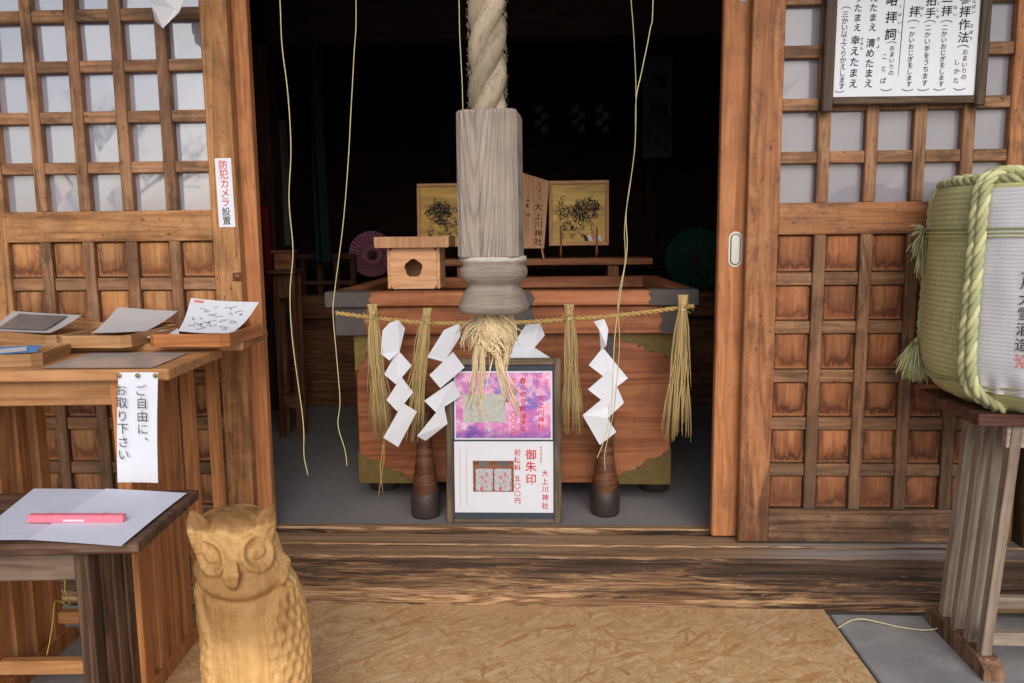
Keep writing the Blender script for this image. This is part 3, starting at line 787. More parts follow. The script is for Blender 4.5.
col_px('︵', 732, 150, 52, 1, 0, 1.4); col_px('二かいおじぎをします', 724, 185, 36, 1.02, .008); col_px('︶', 714, 548, 52, 1, 0, 1.4)
col_px('二拍手', 634, -45, 64, 1.13, .012); col_px('はくしゅ', 678, 8, 22, 1.7, .01)
col_px('︵', 634, 148, 52, 1, 0, 1.4); col_px('二かい手をうちます', 626, 185, 38, 1.06, .008); col_px('︶', 618, 548, 52, 1, 0, 1.4)
col_px('一拝', 540, 15, 64, 1.15, .012); col_px('はい', 584, 70, 22, 1.9, .01)
col_px('︵', 536, 145, 52, 1, 0, 1.4); col_px('一かいおじぎをします', 532, 183, 36, 1.02, .008); col_px('︶', 524, 548, 52, 1, 0, 1.4)
col_px('略拝詞', 404, 20, 70, 1.42, .012); col_px('りゃくはいし', 454, -40, 22, 2.2, .01)
col_px('︵', 414, 268, 52, 1, 0, 1.2); col_px('おまいりの', 420, 300, 34, 1.08, .005); col_px('ことば', 376, 350, 36, 1.95, .005); col_px('︶', 396, 546, 52, 1, 0, 1.4)
col_px('祓えたまえ', 296, -52, 50, 1.14, .012); col_px('清めたまえ', 288, 268, 54, 1.1, .012); col_px('きよ', 334, 246, 22, 2.0, .01)
col_px('守りたまえ', 204, -52, 50, 1.14, .012); col_px('幸えたまえ', 196, 250, 56, 1.14, .012); col_px('さきわ', 236, 244, 20, 1.4, .01)
col_px('︵', 132, 60, 50, 1, 0, 1.2); col_px('三かい以上くりかえします', 128, 98, 40, .96, .006); col_px('︶', 116, 552, 50, 1, 0, 1.2)
ribbon(mb, [(SX(820+(478-i*1.3)/S_), SZ((-60+i*48)/S_)) for i in range(12)], .0022, Mt)
mb.build('ruled_line', M['ink'], sg)

# ------------------------------------------------------------------ offertory box
bxo = thing('offertory_box', 'large reddish wooden offertory box with iron and brass corner plates behind the hanging bell rope', 'offertory box', (-.12, 3.1, .16))
Yb = 2.69
mb = MB()
mb.box(-.672, .420, Yb, Yb+.03, .235, .765, .004, axis=0)
mb.box(-.672, -.642, Yb+.03, 3.55, .235, .765, .004, axis=1); mb.box(.390, .420, Yb+.03, 3.55, .235, .765, .004, axis=1); mb.box(-.642, .390, 3.52, 3.55, .235, .765, .004, axis=0)
mb.box(-.642, .39, Yb+.03, 3.52, .70, .72, .002, axis=0)
mb.build('box_body', M['boxw'], bxo)
mb = MB()
for (x0, x1, z0, z1, y0, d) in ((-.727, .459, .766, .862, Yb-.03, .05), (-.752, .493, .865, .914, Yb-.055, .075)):
    y1 = 3.55+(Yb-y0); mb.box(x0, x1, y0, y0+d, z0, z1, .004, axis=0); mb.box(x0, x1, y1-d, y1, z0, z1, .004, axis=0)
    mb.box(x0, x0+d, y0+d, y1-d, z0, z1, .004, axis=1); mb.box(x1-d, x1, y0+d, y1-d, z0, z1, .004, axis=1)
mb.build('box_rim', M['boxw'], bxo)
mb = MB()
for k in range(14):
    y = Yb+.06+k*.06
    mb.box(-.69, .42, y, y+.026, .835, .862, .003, axis=0)
mb.build('coin_grille', M['interior'], bxo)
# iron caps on the rim ends, made as thin wrapped plates
def cap(mb, x0, x1, y0, y1, z0, z1, right):
    n = 6; P = []
    xe = x0 if not right else x1; xi = x1 if not right else x0; s = 1 if not right else -1
    P = [(xe, z0), (xi-s*.012, z0), (xi, z0+(z1-z0)*.2), (xi-s*.012, (z0+z1)/2), (xi, z1-(z1-z0)*.2), (xi-s*.012, z1), (xe, z1)]
    if right: P.reverse()
    mb.prism(P, .0035, Matrix.Translation((0, y0-.0035, 0)))
    mb.box(x0, x1-.0 if not right else x1, y0-.003, y0+.07, z1+.0005, z1+.003, .0006)
    if not right: mb.box(x0-.003, x0-.0003, y0-.003, y1, z0, z1, .0006)
    else: mb.box(x1+.0003, x1+.003, y0-.003, y1, z0, z1, .0006)
for i, (x0, x1, z0, z1, y0, r) in enumerate(((-.752, -.598, .865, .914, Yb-.055, 0), (.33, .493, .865, .914, Yb-.055, 1), (-.727, -.62, .766, .862, Yb-.03, 0), (.37, .459, .766, .862, Yb-.03, 1))):
    mb = MB(); cap(mb, x0, x1, y0, y0+.3, z0, z1, r); mb.build('iron_cap', M['iron'], bxo)
for x, z0, z1 in ((-.2, .766, .862), (-.2, .865, .914)):
    mb = MB(); y = Yb-.03 if z0 < .8 else Yb-.055
    mb.prism([(x+.03, z0), (x+.14, z0), (x+.155, (z0+z1)/2), (x+.14, z1), (x+.03, z1)], .0035, Matrix.Translation((0, y-.0035, 0))); mb.build('iron_plate', M['iron'], bxo)
def scallop(cx, cz, sx, sz, w, h):
    P = [(cx, cz), (cx+sx*w, cz)]
    n = 9
    for k in range(1, n):
        t = k/n; bump = .016*abs(math.sin(t*PI*3))
        P.append((cx+sx*(w*(1-t)-bump*.7), cz+sz*(h*t-bump*.7)))
    P.append((cx, cz+sz*h))
    if sx*sz < 0: P.reverse()
    return P
for cx, cz, sx, sz, w, h in ((-.674, .233, 1, 1, .24, .12), (.422, .233, -1, 1, .25, .135), (-.674, .768, 1, -1, .10, .16), (.422, .768, -1, -1, .25, .10)):
    mb = MB(); mb.prism(scallop(cx, cz, sx, sz, w, h), .003, Matrix.Translation((0, Yb-.0032, 0)))
    for k in range(5):
        t = (k+.5)/5; p = Vector((cx+sx*(w*(1-t)*.9), Yb-.003, cz+sz*(h*t*.9)))
        mb.lathe([(.0, -.003), (.004, -.0025), (.006, 0)], n=8, M=Matrix.Translation(p) @ Matrix.Rotation(-PI/2, 4, 'X') @ Matrix.Scale(1, 4))
    mb.build('brass_corner', M['brass'], bxo)
for x in (-.455, .20):
    mb = MB(); mb.box(x, x+.026, Yb-.004, Yb-.0004, .236, .765, .001); mb.build('iron_strap', M['iron'], bxo)
for x in (-.66, .35):
    for y in (2.86, 3.4):
        mb = MB(); mb.lathe([(.045, .16), (.055, .165), (.055, .21), (.035, .236)], ctr=(x+.04, y, 0), n=20, caps=True); mb.build('foot', M['blackpaint'], bxo)

# box with a plum shaped opening on top of it
ob = thing('donation_box', 'small pale cypress box with plum shaped hole on top of the offertory box', 'wooden box', (-.49, 2.86, .914))
M_ = Matrix.Translation((-.478, 2.79, .9145))
mb = MB()
# front board with the plum hole cut through
hole = []
for k in range(40):
    a = 2*PI*k/40+PI/2; r = .0285+.0045*abs(math.cos((a-PI/2)*2.5))
    hole.append((r*math.cos(a), .073+r*math.sin(a)))
rim = []
for k in range(40):
    a = 2*PI*k/40+PI/2; c, s_ = math.cos(a), math.sin(a); t = min(.082/max(1e-6, abs(c)), (.0725 if s_ > 0 else .0725)/max(1e-6, abs(s_)))
    rim.append((c*t, .0725+s_*t))
vs = []; fs = []
for y in (0, .012):
    vs += [M_ @ Vector((x, y, z)) for x, z in hole]+[M_ @ Vector((x, y, z)) for x, z in rim]
for k in range(40):
    j = (k+1) % 40
    fs += [(k, 40+k, 40+j, j)]; fs += [(80+j, 120+j, 120+k, 80+k)]; fs += [(k, j, 80+j, 80+k)]; fs += [(40+j, 40+k, 120+k, 120+j)]
mb.add(vs, fs, gc=[(v.x+3, v.z+1, v.y) for v in vs])
mb.box(-.094, -.082, 0.003, .15, 0, .145, .002, M=M_); mb.box(.082, .094, 0.003, .15, 0, .145, .002, M=M_); mb.box(-.082, .082, .138, .15, 0, .145, .002, M=M_)
mb.box(-.082, .082, .012, .138, .0, .01, .002, M=M_)
mb.build('box_body', M['hinoki'], ob)
mb = MB(); c = .022
mb.prism([(-.128, .146), (.128, .146), (.131, .152), (.131, .184), (-.131, .184), (-.131, .152)], .2, M_ @ Matrix.Translation((0, -.03, 0)))
mb.build('lid', M['hinoki'], ob)

# ------------------------------------------------------------------ bench with pictures behind
bn = thing('display_bench', 'long low wooden bench carrying two gold pictures and a plaque behind the offertory box', 'bench', (-.02, 3.68, .16))
mb = MB(); mb.box(-.50, .47, 3.6, 3.86, .963, .993, .003, axis=0); mb.build('bench_top', M['interior2'], bn)
for x in (-.42, .27):
    mb = MB(); mb.box(x, x+.05, 3.62, 3.84, .16, .963, .003); mb.build('leg', M['interior2'], bn)
def picture(name, label, x0, x1, z0, z1, Y, seed, lean=.06):
    t = thing(name, label, 'framed picture', ((x0+x1)/2, Y+.03, .993), 0, 'gold pictures on the bench')
    Mx = Matrix.Translation(((x0+x1)/2, Y, z0)) @ Matrix.Rotation(-lean, 4, 'X'); w = x1-x0; h = z1-z0; b = .016
    mb = MB()
    mb.box(-w/2, w/2, 0, .02, 0, b, .002, M=Mx); mb.box(-w/2, w/2, 0, .02, h-b, h, .002, M=Mx)
    mb.box(-w/2, -w/2+b, 0, .02, b, h-b, .002, M=Mx); mb.box(w/2-b, w/2, 0, .02, b, h-b, .002, M=Mx)
    mb.build('picture_frame', M['hinoki'], t)
    mb = MB(); mb.box(-w/2+b, w/2-b, .008, .016, b, h-b, .0005, M=Mx); mb.build('gold_cloth', M['gold'], t)
    R = random.Random(seed); mb = MB(); Mt = Mx @ Matrix.Translation((0, .0065, 0))
    # ink animal: curly mane, back, legs, tail
    sg_ = 1 if seed % 2 else -1
    def curl(cx, cz, r, tn, wd):
        a0 = R.uniform(0, 6.28); n = 16; sgn = R.choice((-1, 1))
        ribbon(mb, [(cx+r*(1-.75*k/n)*math.cos(a0+sgn*tn*k/n), cz+r*(1-.75*k/n)*math.sin(a0+sgn*tn*k/n)) for k in range(n+1)], wd, Mt)
    for k in range(95):
        a = R.uniform(0, 6.28); q = R.random()**.5
        curl(sg_*.035+.058*q*math.cos(a), h*.56+.052*q*math.sin(a), R.uniform(.008, .019), R.uniform(4, 8), R.uniform(.0015, .0042))
    for k in range(80):
        a = R.uniform(0, 6.28); q = R.random()**.5
        curl(-sg_*.028+.062*q*math.cos(a), h*.40+.066*q*math.sin(a), R.uniform(.006, .016), R.uniform(3, 7), R.uniform(.0015, .004))
    for lx in (-.075, -.03, .02, .062):
        for k in range(9): curl(lx+R.uniform(-.009, .009), h*R.uniform(.16, .36), R.uniform(.006, .012), R.uniform(2, 5), R.uniform(.0015, .003))
        curl(lx, h*.14, .012, 6, .0035)
    for k in range(9): curl(-sg_*(.082+R.uniform(-.012, .012)), h*.62+R.uniform(-.04, .04), R.uniform(.008, .016), 6, .003)
    mb.build('ink_drawing', M['ink'], t)
    for lx in (-w*.3, w*.3):
        mb = MB(); mb.tube([Mx @ Vector((lx, -.012, -.04)), Mx @ Vector((lx, .0, .0)), Mx @ Vector((lx, .03, h*.7))], .005, 6); mb.tube([Mx @ Vector((lx, .07, -.06)), Mx @ Vector((lx, .03, h*.7))], .005, 6)
        mb.build('easel_leg', M['interior2'], t)
    return t, Mx, w, h
Yp = 3.66; k_ = Yp/3.35
picture('framed_picture', 'gold ink picture half hidden behind the bell rope grip, left of the plaque', -.605, -.335, 1.05, 1.34, Yp, 2)
pr_, MxP, wP, hP = picture('framed_picture', 'gold ink picture right of the plaque with a small bright label in its corner', .003, .277, 1.05, 1.345, Yp, 3)
mb = MB(); Mt = MxP @ Matrix.Translation((0, .006, 0))
for k, (xx, mm) in enumerate(((.028, 1), (.048, 0), (.070, 2), (.092, 0))):
    mb.add([Mt @ Vector((xx, 0, .02)), Mt @ Vector((xx+.016, 0, .02)), Mt @ Vector((xx+.006, 0, .048)), Mt @ Vector((xx-.008, 0, .046))], [(0, 1, 2, 3)], mi=mm)
mb.build('corner_label', [M['paper'], M['ink'], M['redpale']], pr_)
pq = thing('wooden_plaque', 'pointed wooden plaque with black brush writing between the two gold pictures', 'plaque', (-.12, 3.66, .993))
a_, b_ = at(500, 246, 3.62), at(542, 245, 3.62)
Mx = frame_of((a_.x-.02, 3.62, 1.04), (1, -.12, 0), (0, .08, 1))
wq = b_.x-a_.x+.03
mb = MB(); mb.prism([(0, 0), (wq, 0), (wq+.022, .30), (wq*.48, .345), (-.022, .30)], .02, Mx); mb.build('plaque_board', M['hinoki'], pq)
mb = MB(); Mt = Mx @ Matrix.Translation((0, -.0008, 0))
column(mb, '大上川神社', wq-.026, .185, .036, Mt, 1.08, .012); mb.build('lettering', M['ink'], pq)
mb = MB(); ticks(mb, wq-.02, .29, .215, .016, Mt); mb.build('small_print', M['ink'], pq)
mb = MB(); ticks(mb, wq-.075, .22, .13, .03, Mt); mb.build('small_print', M['ink'], pq)
for lx in (.02, wq-.01):
    mb = MB(); mb.tube([Mx @ Vector((lx, .0, .0)), Mx @ Vector((lx+.012, -.02, -.047))], .005, 6); mb.tube([Mx @ Vector((lx, .021, .0)), Mx @ Vector((lx, .07, -.05))], .005, 6); mb.build('stand_leg', M['hinoki'], pq)

# parasols on the platform
def parasol(cx, cz, Y, R, mat, label, tilt):
    t = thing('paper_parasol', label, 'parasol', (cx, Y+.1, .79), 0, 'open paper parasols')
    Mx = Matrix.Translation((cx, Y, cz)) @ Matrix.Rotation(tilt, 4, 'Z') @ Matrix.Rotation(PI/2+.06, 4, 'X')
    mb = MB(); n = 36
    mb.lathe([(.012, .07), (.05, .062), (R*.5, .04), (R, .0)], n=n*2, M=Mx, fn=lambda a, r, z: (r, z-(.012*r/R if int(round(a/(PI/n))) % 2 else 0)), smooth=False)
    mb.build('parasol_canopy', mat, t)
    mb = MB()
    for k in range(n):
        a = 2*PI*k/n
        mb.tube([Mx @ Vector((.02*math.cos(a), .02*math.sin(a), .074)), Mx @ Vector((R*.5*math.cos(a), R*.5*math.sin(a), .044)), Mx @ Vector((R*1.01*math.cos(a), R*1.01*math.sin(a), .003))], .0016, 4)
    mb.build('ribs', M['rib'], t)
    mb = MB(); mb.lathe([(.0, .1), (.018, .095), (.024, .06)], n=14, M=Mx); mb.tube([Mx @ Vector((0, 0, .06)), Mx @ Vector((0, 0, -.35))], .008, 8); mb.build('handle', M['rib'], t)
p1 = at(372, 254, 4.5); parasol(p1.x, p1.z+.0, 4.5, .130, M['purple'], 'open purple paper parasol lying on its side left of the small cypress box', .25)
p2 = at(696, 259, 4.5); parasol(p2.x, p2.z, 4.5, .172, M['greenpaper'], 'open dark green paper parasol on its side by the right door edge', -.2)

# furniture and cloths on the dark left side
stn = thing('altar_stand', 'slim brown wooden stand in the dark left of the hall', 'stand', (-1.16, 3.65, .16))
a_ = at(289, 323, 3.65)
mb = MB()
for x in (-.05, .03):
    for y in (-.05, .03): mb.box(a_.x+x, a_.x+x+.022, 3.65+y, 3.65+y+.022, .16, .935, .002)
mb.box(a_.x-.04, a_.x+.045, 3.61, 3.69, .3, .36, .002); mb.box(a_.x-.04, a_.x+.045, 3.61, 3.69, .82, .93, .002)
mb.build('leg_frame', M['post'], stn)
mb = MB(); mb.box(a_.x-.07, a_.x+.065, 3.57, 3.72, .936, .952, .002); mb.build('stand_top', M['dark'], stn)
mb = MB(); mb.box(a_.x-.045, a_.x+.035, 3.61, 3.68, .9525, 1.03, .003); mb.box(a_.x-.055, a_.x+.045, 3.60, 3.69, 1.03, 1.042, .002); mb.build('small_box', M['interior2'], stn)
rl = thing('low_railing', 'low dark wooden railing on the platform edge at the left', 'railing', (-1.35, 4.3, .79))
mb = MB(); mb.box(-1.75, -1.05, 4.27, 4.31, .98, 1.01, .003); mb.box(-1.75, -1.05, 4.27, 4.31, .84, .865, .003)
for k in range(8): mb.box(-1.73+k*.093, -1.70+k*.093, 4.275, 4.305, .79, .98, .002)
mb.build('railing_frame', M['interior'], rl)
def hanging(name, label, cat, pts, mat, Y, wav=.012):
    mb = MB(); x0, x1, z0, z1 = pts
    mb.grid(lambda u, v: Vector((x0+(x1-x0)*u, Y+wav*math.sin(u*9+v*2), z0+(z1-z0)*v)), 14, 8)
    return tag(mb.build(name, mat), label, cat)
a_, b_ = at(264, 298, 3.9), at(271, 205, 3.9); hanging('red_banner', 'narrow dark red cloth banner hanging inside left of the opening', 'banner', (a_.x, b_.x, a_.z, b_.z), M['redcloth'], 3.9)
a_, b_ = at(316, 262, 4.18), at(322, 40, 4.18); hanging('teal_curtain', 'narrow teal cloth strip hanging in the dark left of the hall', 'curtain', (a_.x, b_.x, a_.z, b_.z), M['teal'], 4.18)
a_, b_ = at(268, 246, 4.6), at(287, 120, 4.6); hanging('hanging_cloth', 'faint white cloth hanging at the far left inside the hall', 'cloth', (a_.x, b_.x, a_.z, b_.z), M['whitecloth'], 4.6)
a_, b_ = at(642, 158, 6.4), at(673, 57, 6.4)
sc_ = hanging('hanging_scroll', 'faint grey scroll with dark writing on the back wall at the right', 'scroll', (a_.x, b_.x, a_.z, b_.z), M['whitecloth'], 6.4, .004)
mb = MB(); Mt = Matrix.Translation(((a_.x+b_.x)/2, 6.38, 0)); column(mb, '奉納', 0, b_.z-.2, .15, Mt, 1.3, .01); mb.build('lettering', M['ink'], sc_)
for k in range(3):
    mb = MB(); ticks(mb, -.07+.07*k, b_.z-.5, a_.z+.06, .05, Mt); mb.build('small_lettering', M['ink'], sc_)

# ------------------------------------------------------------------ zigzag paper streamers
def streamer(name, label, quads, Y, mat=None, group='white zigzag paper streamers', dy=.012):
    mb = MB()
    for i, q in enumerate(quads):
        n = len(q); P = []; mx_ = sum(p[0] for p in q)/n; my_ = sum(p[1] for p in q)/n
        q = [(mx_+(a-mx_)*1.07, my_+(b-my_)*1.05) for a, b in q]
        for j, (px, py) in enumerate(q):
            yy = Y-i*.006+dy*math.sin(j*2.1+i*1.7)
            P.append(at(px, py, yy))
        P2 = [p+Vector((0, .0012, 0)) for p in P]
        fs = [tuple(range(n)), tuple(range(2*n-1, n-1, -1))]+[((j+1) % n, j, n+j, n+(j+1) % n) for j in range(n)]
        mb.add(P+P2, fs)
    return tag(mb.build(name, mat or M['paper']), label, 'paper streamer', group)
def zc(x0, y0, s): return lambda *p: [(x0+a/s, y0+b/s) for a, b in p]
z1 = zc(320, 290, 2.732)
YS = 2.503
streamer('paper_streamer', 'leftmost white zigzag paper streamer on the straw rope, next to the left straw tassel', [
    z1((190, 92), (212, 84), (230, 106), (216, 166), (190, 190), (168, 172), (172, 112))[::-1],
    z1((212, 166), (248, 207), (208, 256), (178, 230))[::-1],
    z1((222, 240), (252, 280), (212, 330), (184, 300))[::-1],
    z1((226, 312), (262, 334), (214, 426), (176, 402))[::-1]], YS)
streamer('paper_streamer', 'white zigzag paper streamer hanging between the second straw tassel and the poster', [
    z1((340, 110), (378, 94), (382, 126), (340, 194), (296, 182))[::-1],
    z1((362, 172), (392, 212), (330, 266), (302, 232))[::-1],
    z1((362, 250), (382, 290), (318, 332), (288, 302))[::-1],
    z1((336, 312), (346, 366), (290, 410), (268, 398))[::-1]], YS)
z2 = zc(500, 290, 2.732)
streamer('paper_streamer', 'short white paper streamer ending behind the top of the poster', [
    z2((72, 96), (108, 92), (120, 124), (92, 158), (24, 172))[::-1],
    z2((92, 158), (132, 184), (130, 236), (60, 230), (24, 172))[::-1]], 2.565)
streamer('paper_streamer', 'rightmost white zigzag paper streamer in front of a dark bottle shaped post', [
    z2((258, 88), (284, 80), (295, 108), (290, 150), (276, 164), (272, 110))[::-1],
    z2((282, 160), (346, 240), (318, 262), (246, 206))[::-1],
    z2((300, 222), (336, 306), (306, 322), (244, 272))[::-1],
    z2((306, 278), (334, 312), (294, 350), (316, 386), (274, 420), (230, 342))[::-1]], YS)

# ------------------------------------------------------------------ straw rope with tassels
sh = thing('straw_rope', 'thin sacred straw rope with four straw tassels strung across the offertory box', 'straw rope', (-.12, 2.53, .4))
pts = [at(x, y, 2.53) for x, y in ((336, 313), (375, 318), (425, 323), (480, 323), (530, 322), (572, 319), (602, 317), (640, 313), (678, 308), (694, 306))]
mb = MB(); twisted(mb, catmull(pts, 6), .0075, .035, 2, 6, per=10)
for k in range(46):
    i = random.randrange(len(pts)-1); p = pts[i].lerp(pts[i+1], random.random())
    d = Vector((random.uniform(-1, 1), random.uniform(-.6, 0), random.uniform(-.6, .9)))*.02
    mb.tube([p, p+d*.6, p+d+Vector((0, 0, -.006))], .0008, 3)
mb.build('cord', M['cord'], sh)
def tassel(parent, top, length, w0, w1, n, seed, mat, name='straw_tassel', knot=True, r=.0016, skew=0):
    R = random.Random(seed); mb = MB()
    for k in range(n):
        a = R.uniform(0, 6.28); q = R.random()**.5
        L = length*(R.uniform(.82, 1.0) if R.random() < .8 else R.uniform(.55, .85))
        p = []
        wob = R.uniform(-.012, .012)
        for j in range(8):
            t = (0, .06, .11, .25, .42, .6, .8, 1)[j]; rr = ((w0*1.25-(w0*.75)*min(1, t/.1)) if t < .1 else (w0*.55+(w1*1.08-w0*.55)*((t-.1)/.9)**.8))*q
            p.append(top+Vector((rr*math.cos(a)+skew*t+wob*math.sin(t*5), rr*math.sin(a)*.6, .045-L*t-.045*t)))
        mb.tube(p, [r*(1-.45*j/7) for j in range(8)], 4)
    if knot:
        for zz in (.018, .008, -.002):
            mb.lathe([(w0*.6, zz-.004), (w0*.75, zz), (w0*.6, zz+.004)], ctr=top, n=12, sy=.75)
        for k in range(9):
            d = Vector((R.uniform(-1, 1), R.uniform(-1, .2), R.uniform(-.5, .9)))*.03
            mb.tube([top, top+d*.6, top+d], .0009, 3)
    return mb.build(name, mat, parent)
for i, (x, y, ln, w1, sk) in enumerate(((373, 318, .42, .036, .012), (428, 322, .40, .032, -.055), (569, 318, .385, .034, .012), (683, 309, .435, .05, -.012))):
    tassel(sh, at(x, y, 2.512), ln, .0135, w1*.9, 62, 20+i, M['straw'], skew=sk, r=.00185)
mb = MB(); mb.tube([at(384, 430, 2.512), at(384, 460, 2.508), at(381, 478, 2.505), at(378, 500, 2.50)], .0018, 4); mb.tube([at(383, 445, 2.512), at(380, 470, 2.508), at(383, 492, 2.505)], .0014, 4)
mb.build('loose_straw', M['cord'], sh)

# ------------------------------------------------------------------ dark bottle posts
def bottle_post(px, py, label):
    b = at(px, py, Z=.16)
    t = thing('bottle_post', label, 'wooden post', (b.x, b.y, .16), 0, 'dark bottle shaped wooden posts')
    mb = MB(); mb.lathe([(.043, .212), (.0435, .25), (.040, .29), (.031, .345), (.026, .40), (.024, .45), (.024, .55), (.0, .552)], ctr=(b.x, b.y, 0), n=24); mb.build('post_shaft', M['post'], t)
    mb = MB(); mb.lathe([(.0, .16), (.046, .16), (.049, .17), (.050, .215), (.047, .245), (.0445, .256)], ctr=(b.x, b.y, 0), n=24, fn=lambda a, r, z: (r, z+(.016*math.cos(2*a) if z > .23 else 0))); mb.build('post_foot', M['blackpaint'], t)
bottle_post(426, 515, 'dark bottle shaped wooden post standing left of the framed poster')
bottle_post(605, 513, 'dark bottle shaped wooden post standing right of the framed poster')

# ------------------------------------------------------------------ poster board
pb = thing('poster_board', 'framed poster with a cherry blossom sheet above a white sheet of red writing', 'poster', (-.147, 2.49, .16))
Mx = frame_of((-.338, 2.488, .161), (1, .005, 0), (0, .06, 1)); W, H_ = .378, .545
mb = MB()
for x0, x1, z0, z1 in ((0, .024, 0, H_), (W-.024, W, 0, H_), (.024, W-.024, 0, .014), (.024, W-.024, H_-.022, H_)):
    mb.box(x0, x1, 0, .022, z0, z1, .003, M=Mx)
mb.build('poster_frame', M['frame'], pb)
mb = MB(); mb.box(.022, W-.022, .008, .018, .012, H_-.02, .001, M=Mx); mb.build('backing_board', M['slate'], pb)
Ms = Mx @ Matrix.Translation((0, .0055, 0))
mb = MB(); mb.box(.027, W-.027, 0, .001, .035, .272, .0003, M=Ms); mb.build('white_sheet', M['paper'], pb)
mb = MB(); mb.box(.029, W-.029, 0, .001, .278, .503, .0003, M=Ms, mi=0); mb.build('sheet_border', M['paper'], pb)
mb = MB(); mb.box(.034, W-.034, -.0008, .0002, .283, .498, .0002, M=Ms); mb.build('blossom_sheet', M['sakura'], pb)
mb = MB(); mb.box(.058, .198, -.0018, -.001, .335, .428, .0002, M=Ms); mb.build('stamp_photo', M['stamp'], pb)
mb = MB(); mb.box(.088, .222, -.001, -.0001, .105, .208, .0002, M=Ms, mi=0)
for xx in (.097, .158): mb.box(xx, xx+.056, -.0018, -.001, .108, .182, .0002, M=Ms, mi=1)
for xx in (.105, .166): mb.lathe([(0, 0), (.02, 0)], n=14, M=Ms @ Matrix.Translation((xx+.02, -.0019, .198)) @ Matrix.Rotation(PI/2, 4, 'X'), sy=.45, mi=2)
mb.build('charm_photo', [M['interior2'], M['charm'], M['inkgrey']], pb)
mb = MB(); Mt = Ms @ Matrix.Translation((0, -.0022, 0))

for txt, x, z, sz, pt, bo in (('大上川神社', .314, .168, .023, 1.18, .008), ('御朱印', .268, .232, .037, 1.14, .008), ('初穂料 五〇〇円', .224, .236, .0215, 1.15, .008),
                             ('大上川神社', .302, .415, .021, 1.12, .01), ('春の切り絵御朱印', .244, .472, .021, 1.08, .01), ('初穂料 一、〇〇〇円', .213, .472, .019, 1.06, .01)):
    mb = MB(); column(mb, txt, x+.010, z, sz, Mt, pt, bo); mb.build('lettering', M['red'], pb)
for x, z0, z1, sz, m_ in ((.312, .255, .2, .011, 'red'), (.300, .488, .43, .01, 'red'), (.045, .245, .06, .006, 'redpale'), (.067, .245, .06, .006, 'redpale')):
    mb = MB(); ticks(mb, x, z0, z1, sz, Mt); mb.build('small_print', M[m_], pb)

mb = MB(); mb.box(W/2-.02, W/2+.02, .024, .034, 0, .4, .002, M=Mx @ Matrix.Rotation(-.02, 4, 'X')); mb.box(W/2-.02, W/2+.02, 0, .01, 0, .42, .002, M=Matrix.Translation((-.338, 2.62, .161)) @ Matrix.Rotation(.25, 4, 'X')); mb.build('rear_leg', M['frame'], pb)

# ------------------------------------------------------------------ bell rope
Yr = 1.75
br = thing('bell_rope', 'thick twisted hemp bell rope with grey wooden grip and pale flax tassel', 'bell rope', (-.126, Yr, .76))
mb = MB()
c0, c1 = at(488, 112, Yr), at(487, 0, Yr)
twisted(mb, [c0-Vector((0, 0, .03)), c0.lerp(c1, .5), c1, c1+Vector((0, 0, .25)), Vector((c1.x, Yr, 2.12))], .0385, .245, 3, 16, per=26, phase=.6)
rope_l = [c0.lerp(c1, k/40) for k in range(56)]
for k in range(900):
    p = random.choice(rope_l); a = random.uniform(0, 6.28); d = Vector((math.cos(a), math.sin(a), 0))
    q = p+d*.036+Vector((0, 0, random.uniform(-.01, .01))); t = Vector((-d.y, d.x, random.choice((-1, 1))*1.2)).normalized()
    mb.tube([q, q+t*.012+d*.004, q+t*.02+d*random.uniform(.0, .009)], .00035, 3)
mb.build('twisted_rope', M['hemp'], br)
cx = (at(457, 190, Yr).x+at(525, 190, Yr).x)/2; hw = .0655
mb = MB(); ch = .011
ztop, zb = at(489, 113, Yr).z, at(489, 257, Yr).z
def octo(h, c): return [(-h+c, -h), (h-c, -h), (h, -h+c), (h, h-c), (h-c, h), (-h+c, h), (-h, h-c), (-h, -h+c)]
Mr = Matrix.Translation((cx, Yr, 0)) @ Matrix.Rotation(rad(-4), 4, 'Z')
rows = [(zb, .97), (zb+.003, 1.0), (zb+.1, 1.0), (ztop-.1, .985), (ztop-.008, .98), (ztop-.002, .95), (ztop, .90), (ztop, .4)]
vs = []; gc = []
for z, s_ in rows:
    for x, y in octo(hw*s_, ch): vs.append(Mr @ Vector((x, y, z))); gc.append((z, x+3.02, y+1.1))
fs = []
for i in range(len(rows)-1):
    for k in range(8): fs.append((i*8+k, i*8+(k+1) % 8, (i+1)*8+(k+1) % 8, (i+1)*8+k))
fs.append(tuple(range(7, -1, -1)))
mb.add(vs, fs, gc, rnd=.6)
mb.build('wooden_grip', M['grip'], br)
mb = MB(); mb.lathe([(.060, zb-.012), (.0705, zb-.010), (.0725, zb-.005), (.071, zb+.001), (.060, zb+.002)], n=64, M=Mr @ Matrix.Translation((.004, 0, 0)), fn=lambda a, r, z: ((r*(.55+.45*(abs(math.cos(a))**5+abs(math.sin(a))**5)**(-1/5))+.003*mnoise.noise(Vector((a*7, z*200, 1)))), z+.0025*mnoise.noise(Vector((a*9, 3, 1)))))
mb.build('worn_collar', M['worn'], br)
mb = MB()
def zz_(py): return at(489, py, Yr).z
prof = [(.066, zz_(256.5)), (.0745, zz_(258)), (.0755, zz_(262)), (.072, zz_(264.5)), (.0785, zz_(268)), (.080, zz_(273)), (.075, zz_(279)), (.064, zz_(282)), (.061, zz_(285)), (.064, zz_(288)), (.070, zz_(291)), (.077, zz_(298)), (.083, zz_(304)), (.083, zz_(308)), (.078, zz_(312)), (.03, zz_(312.5))]
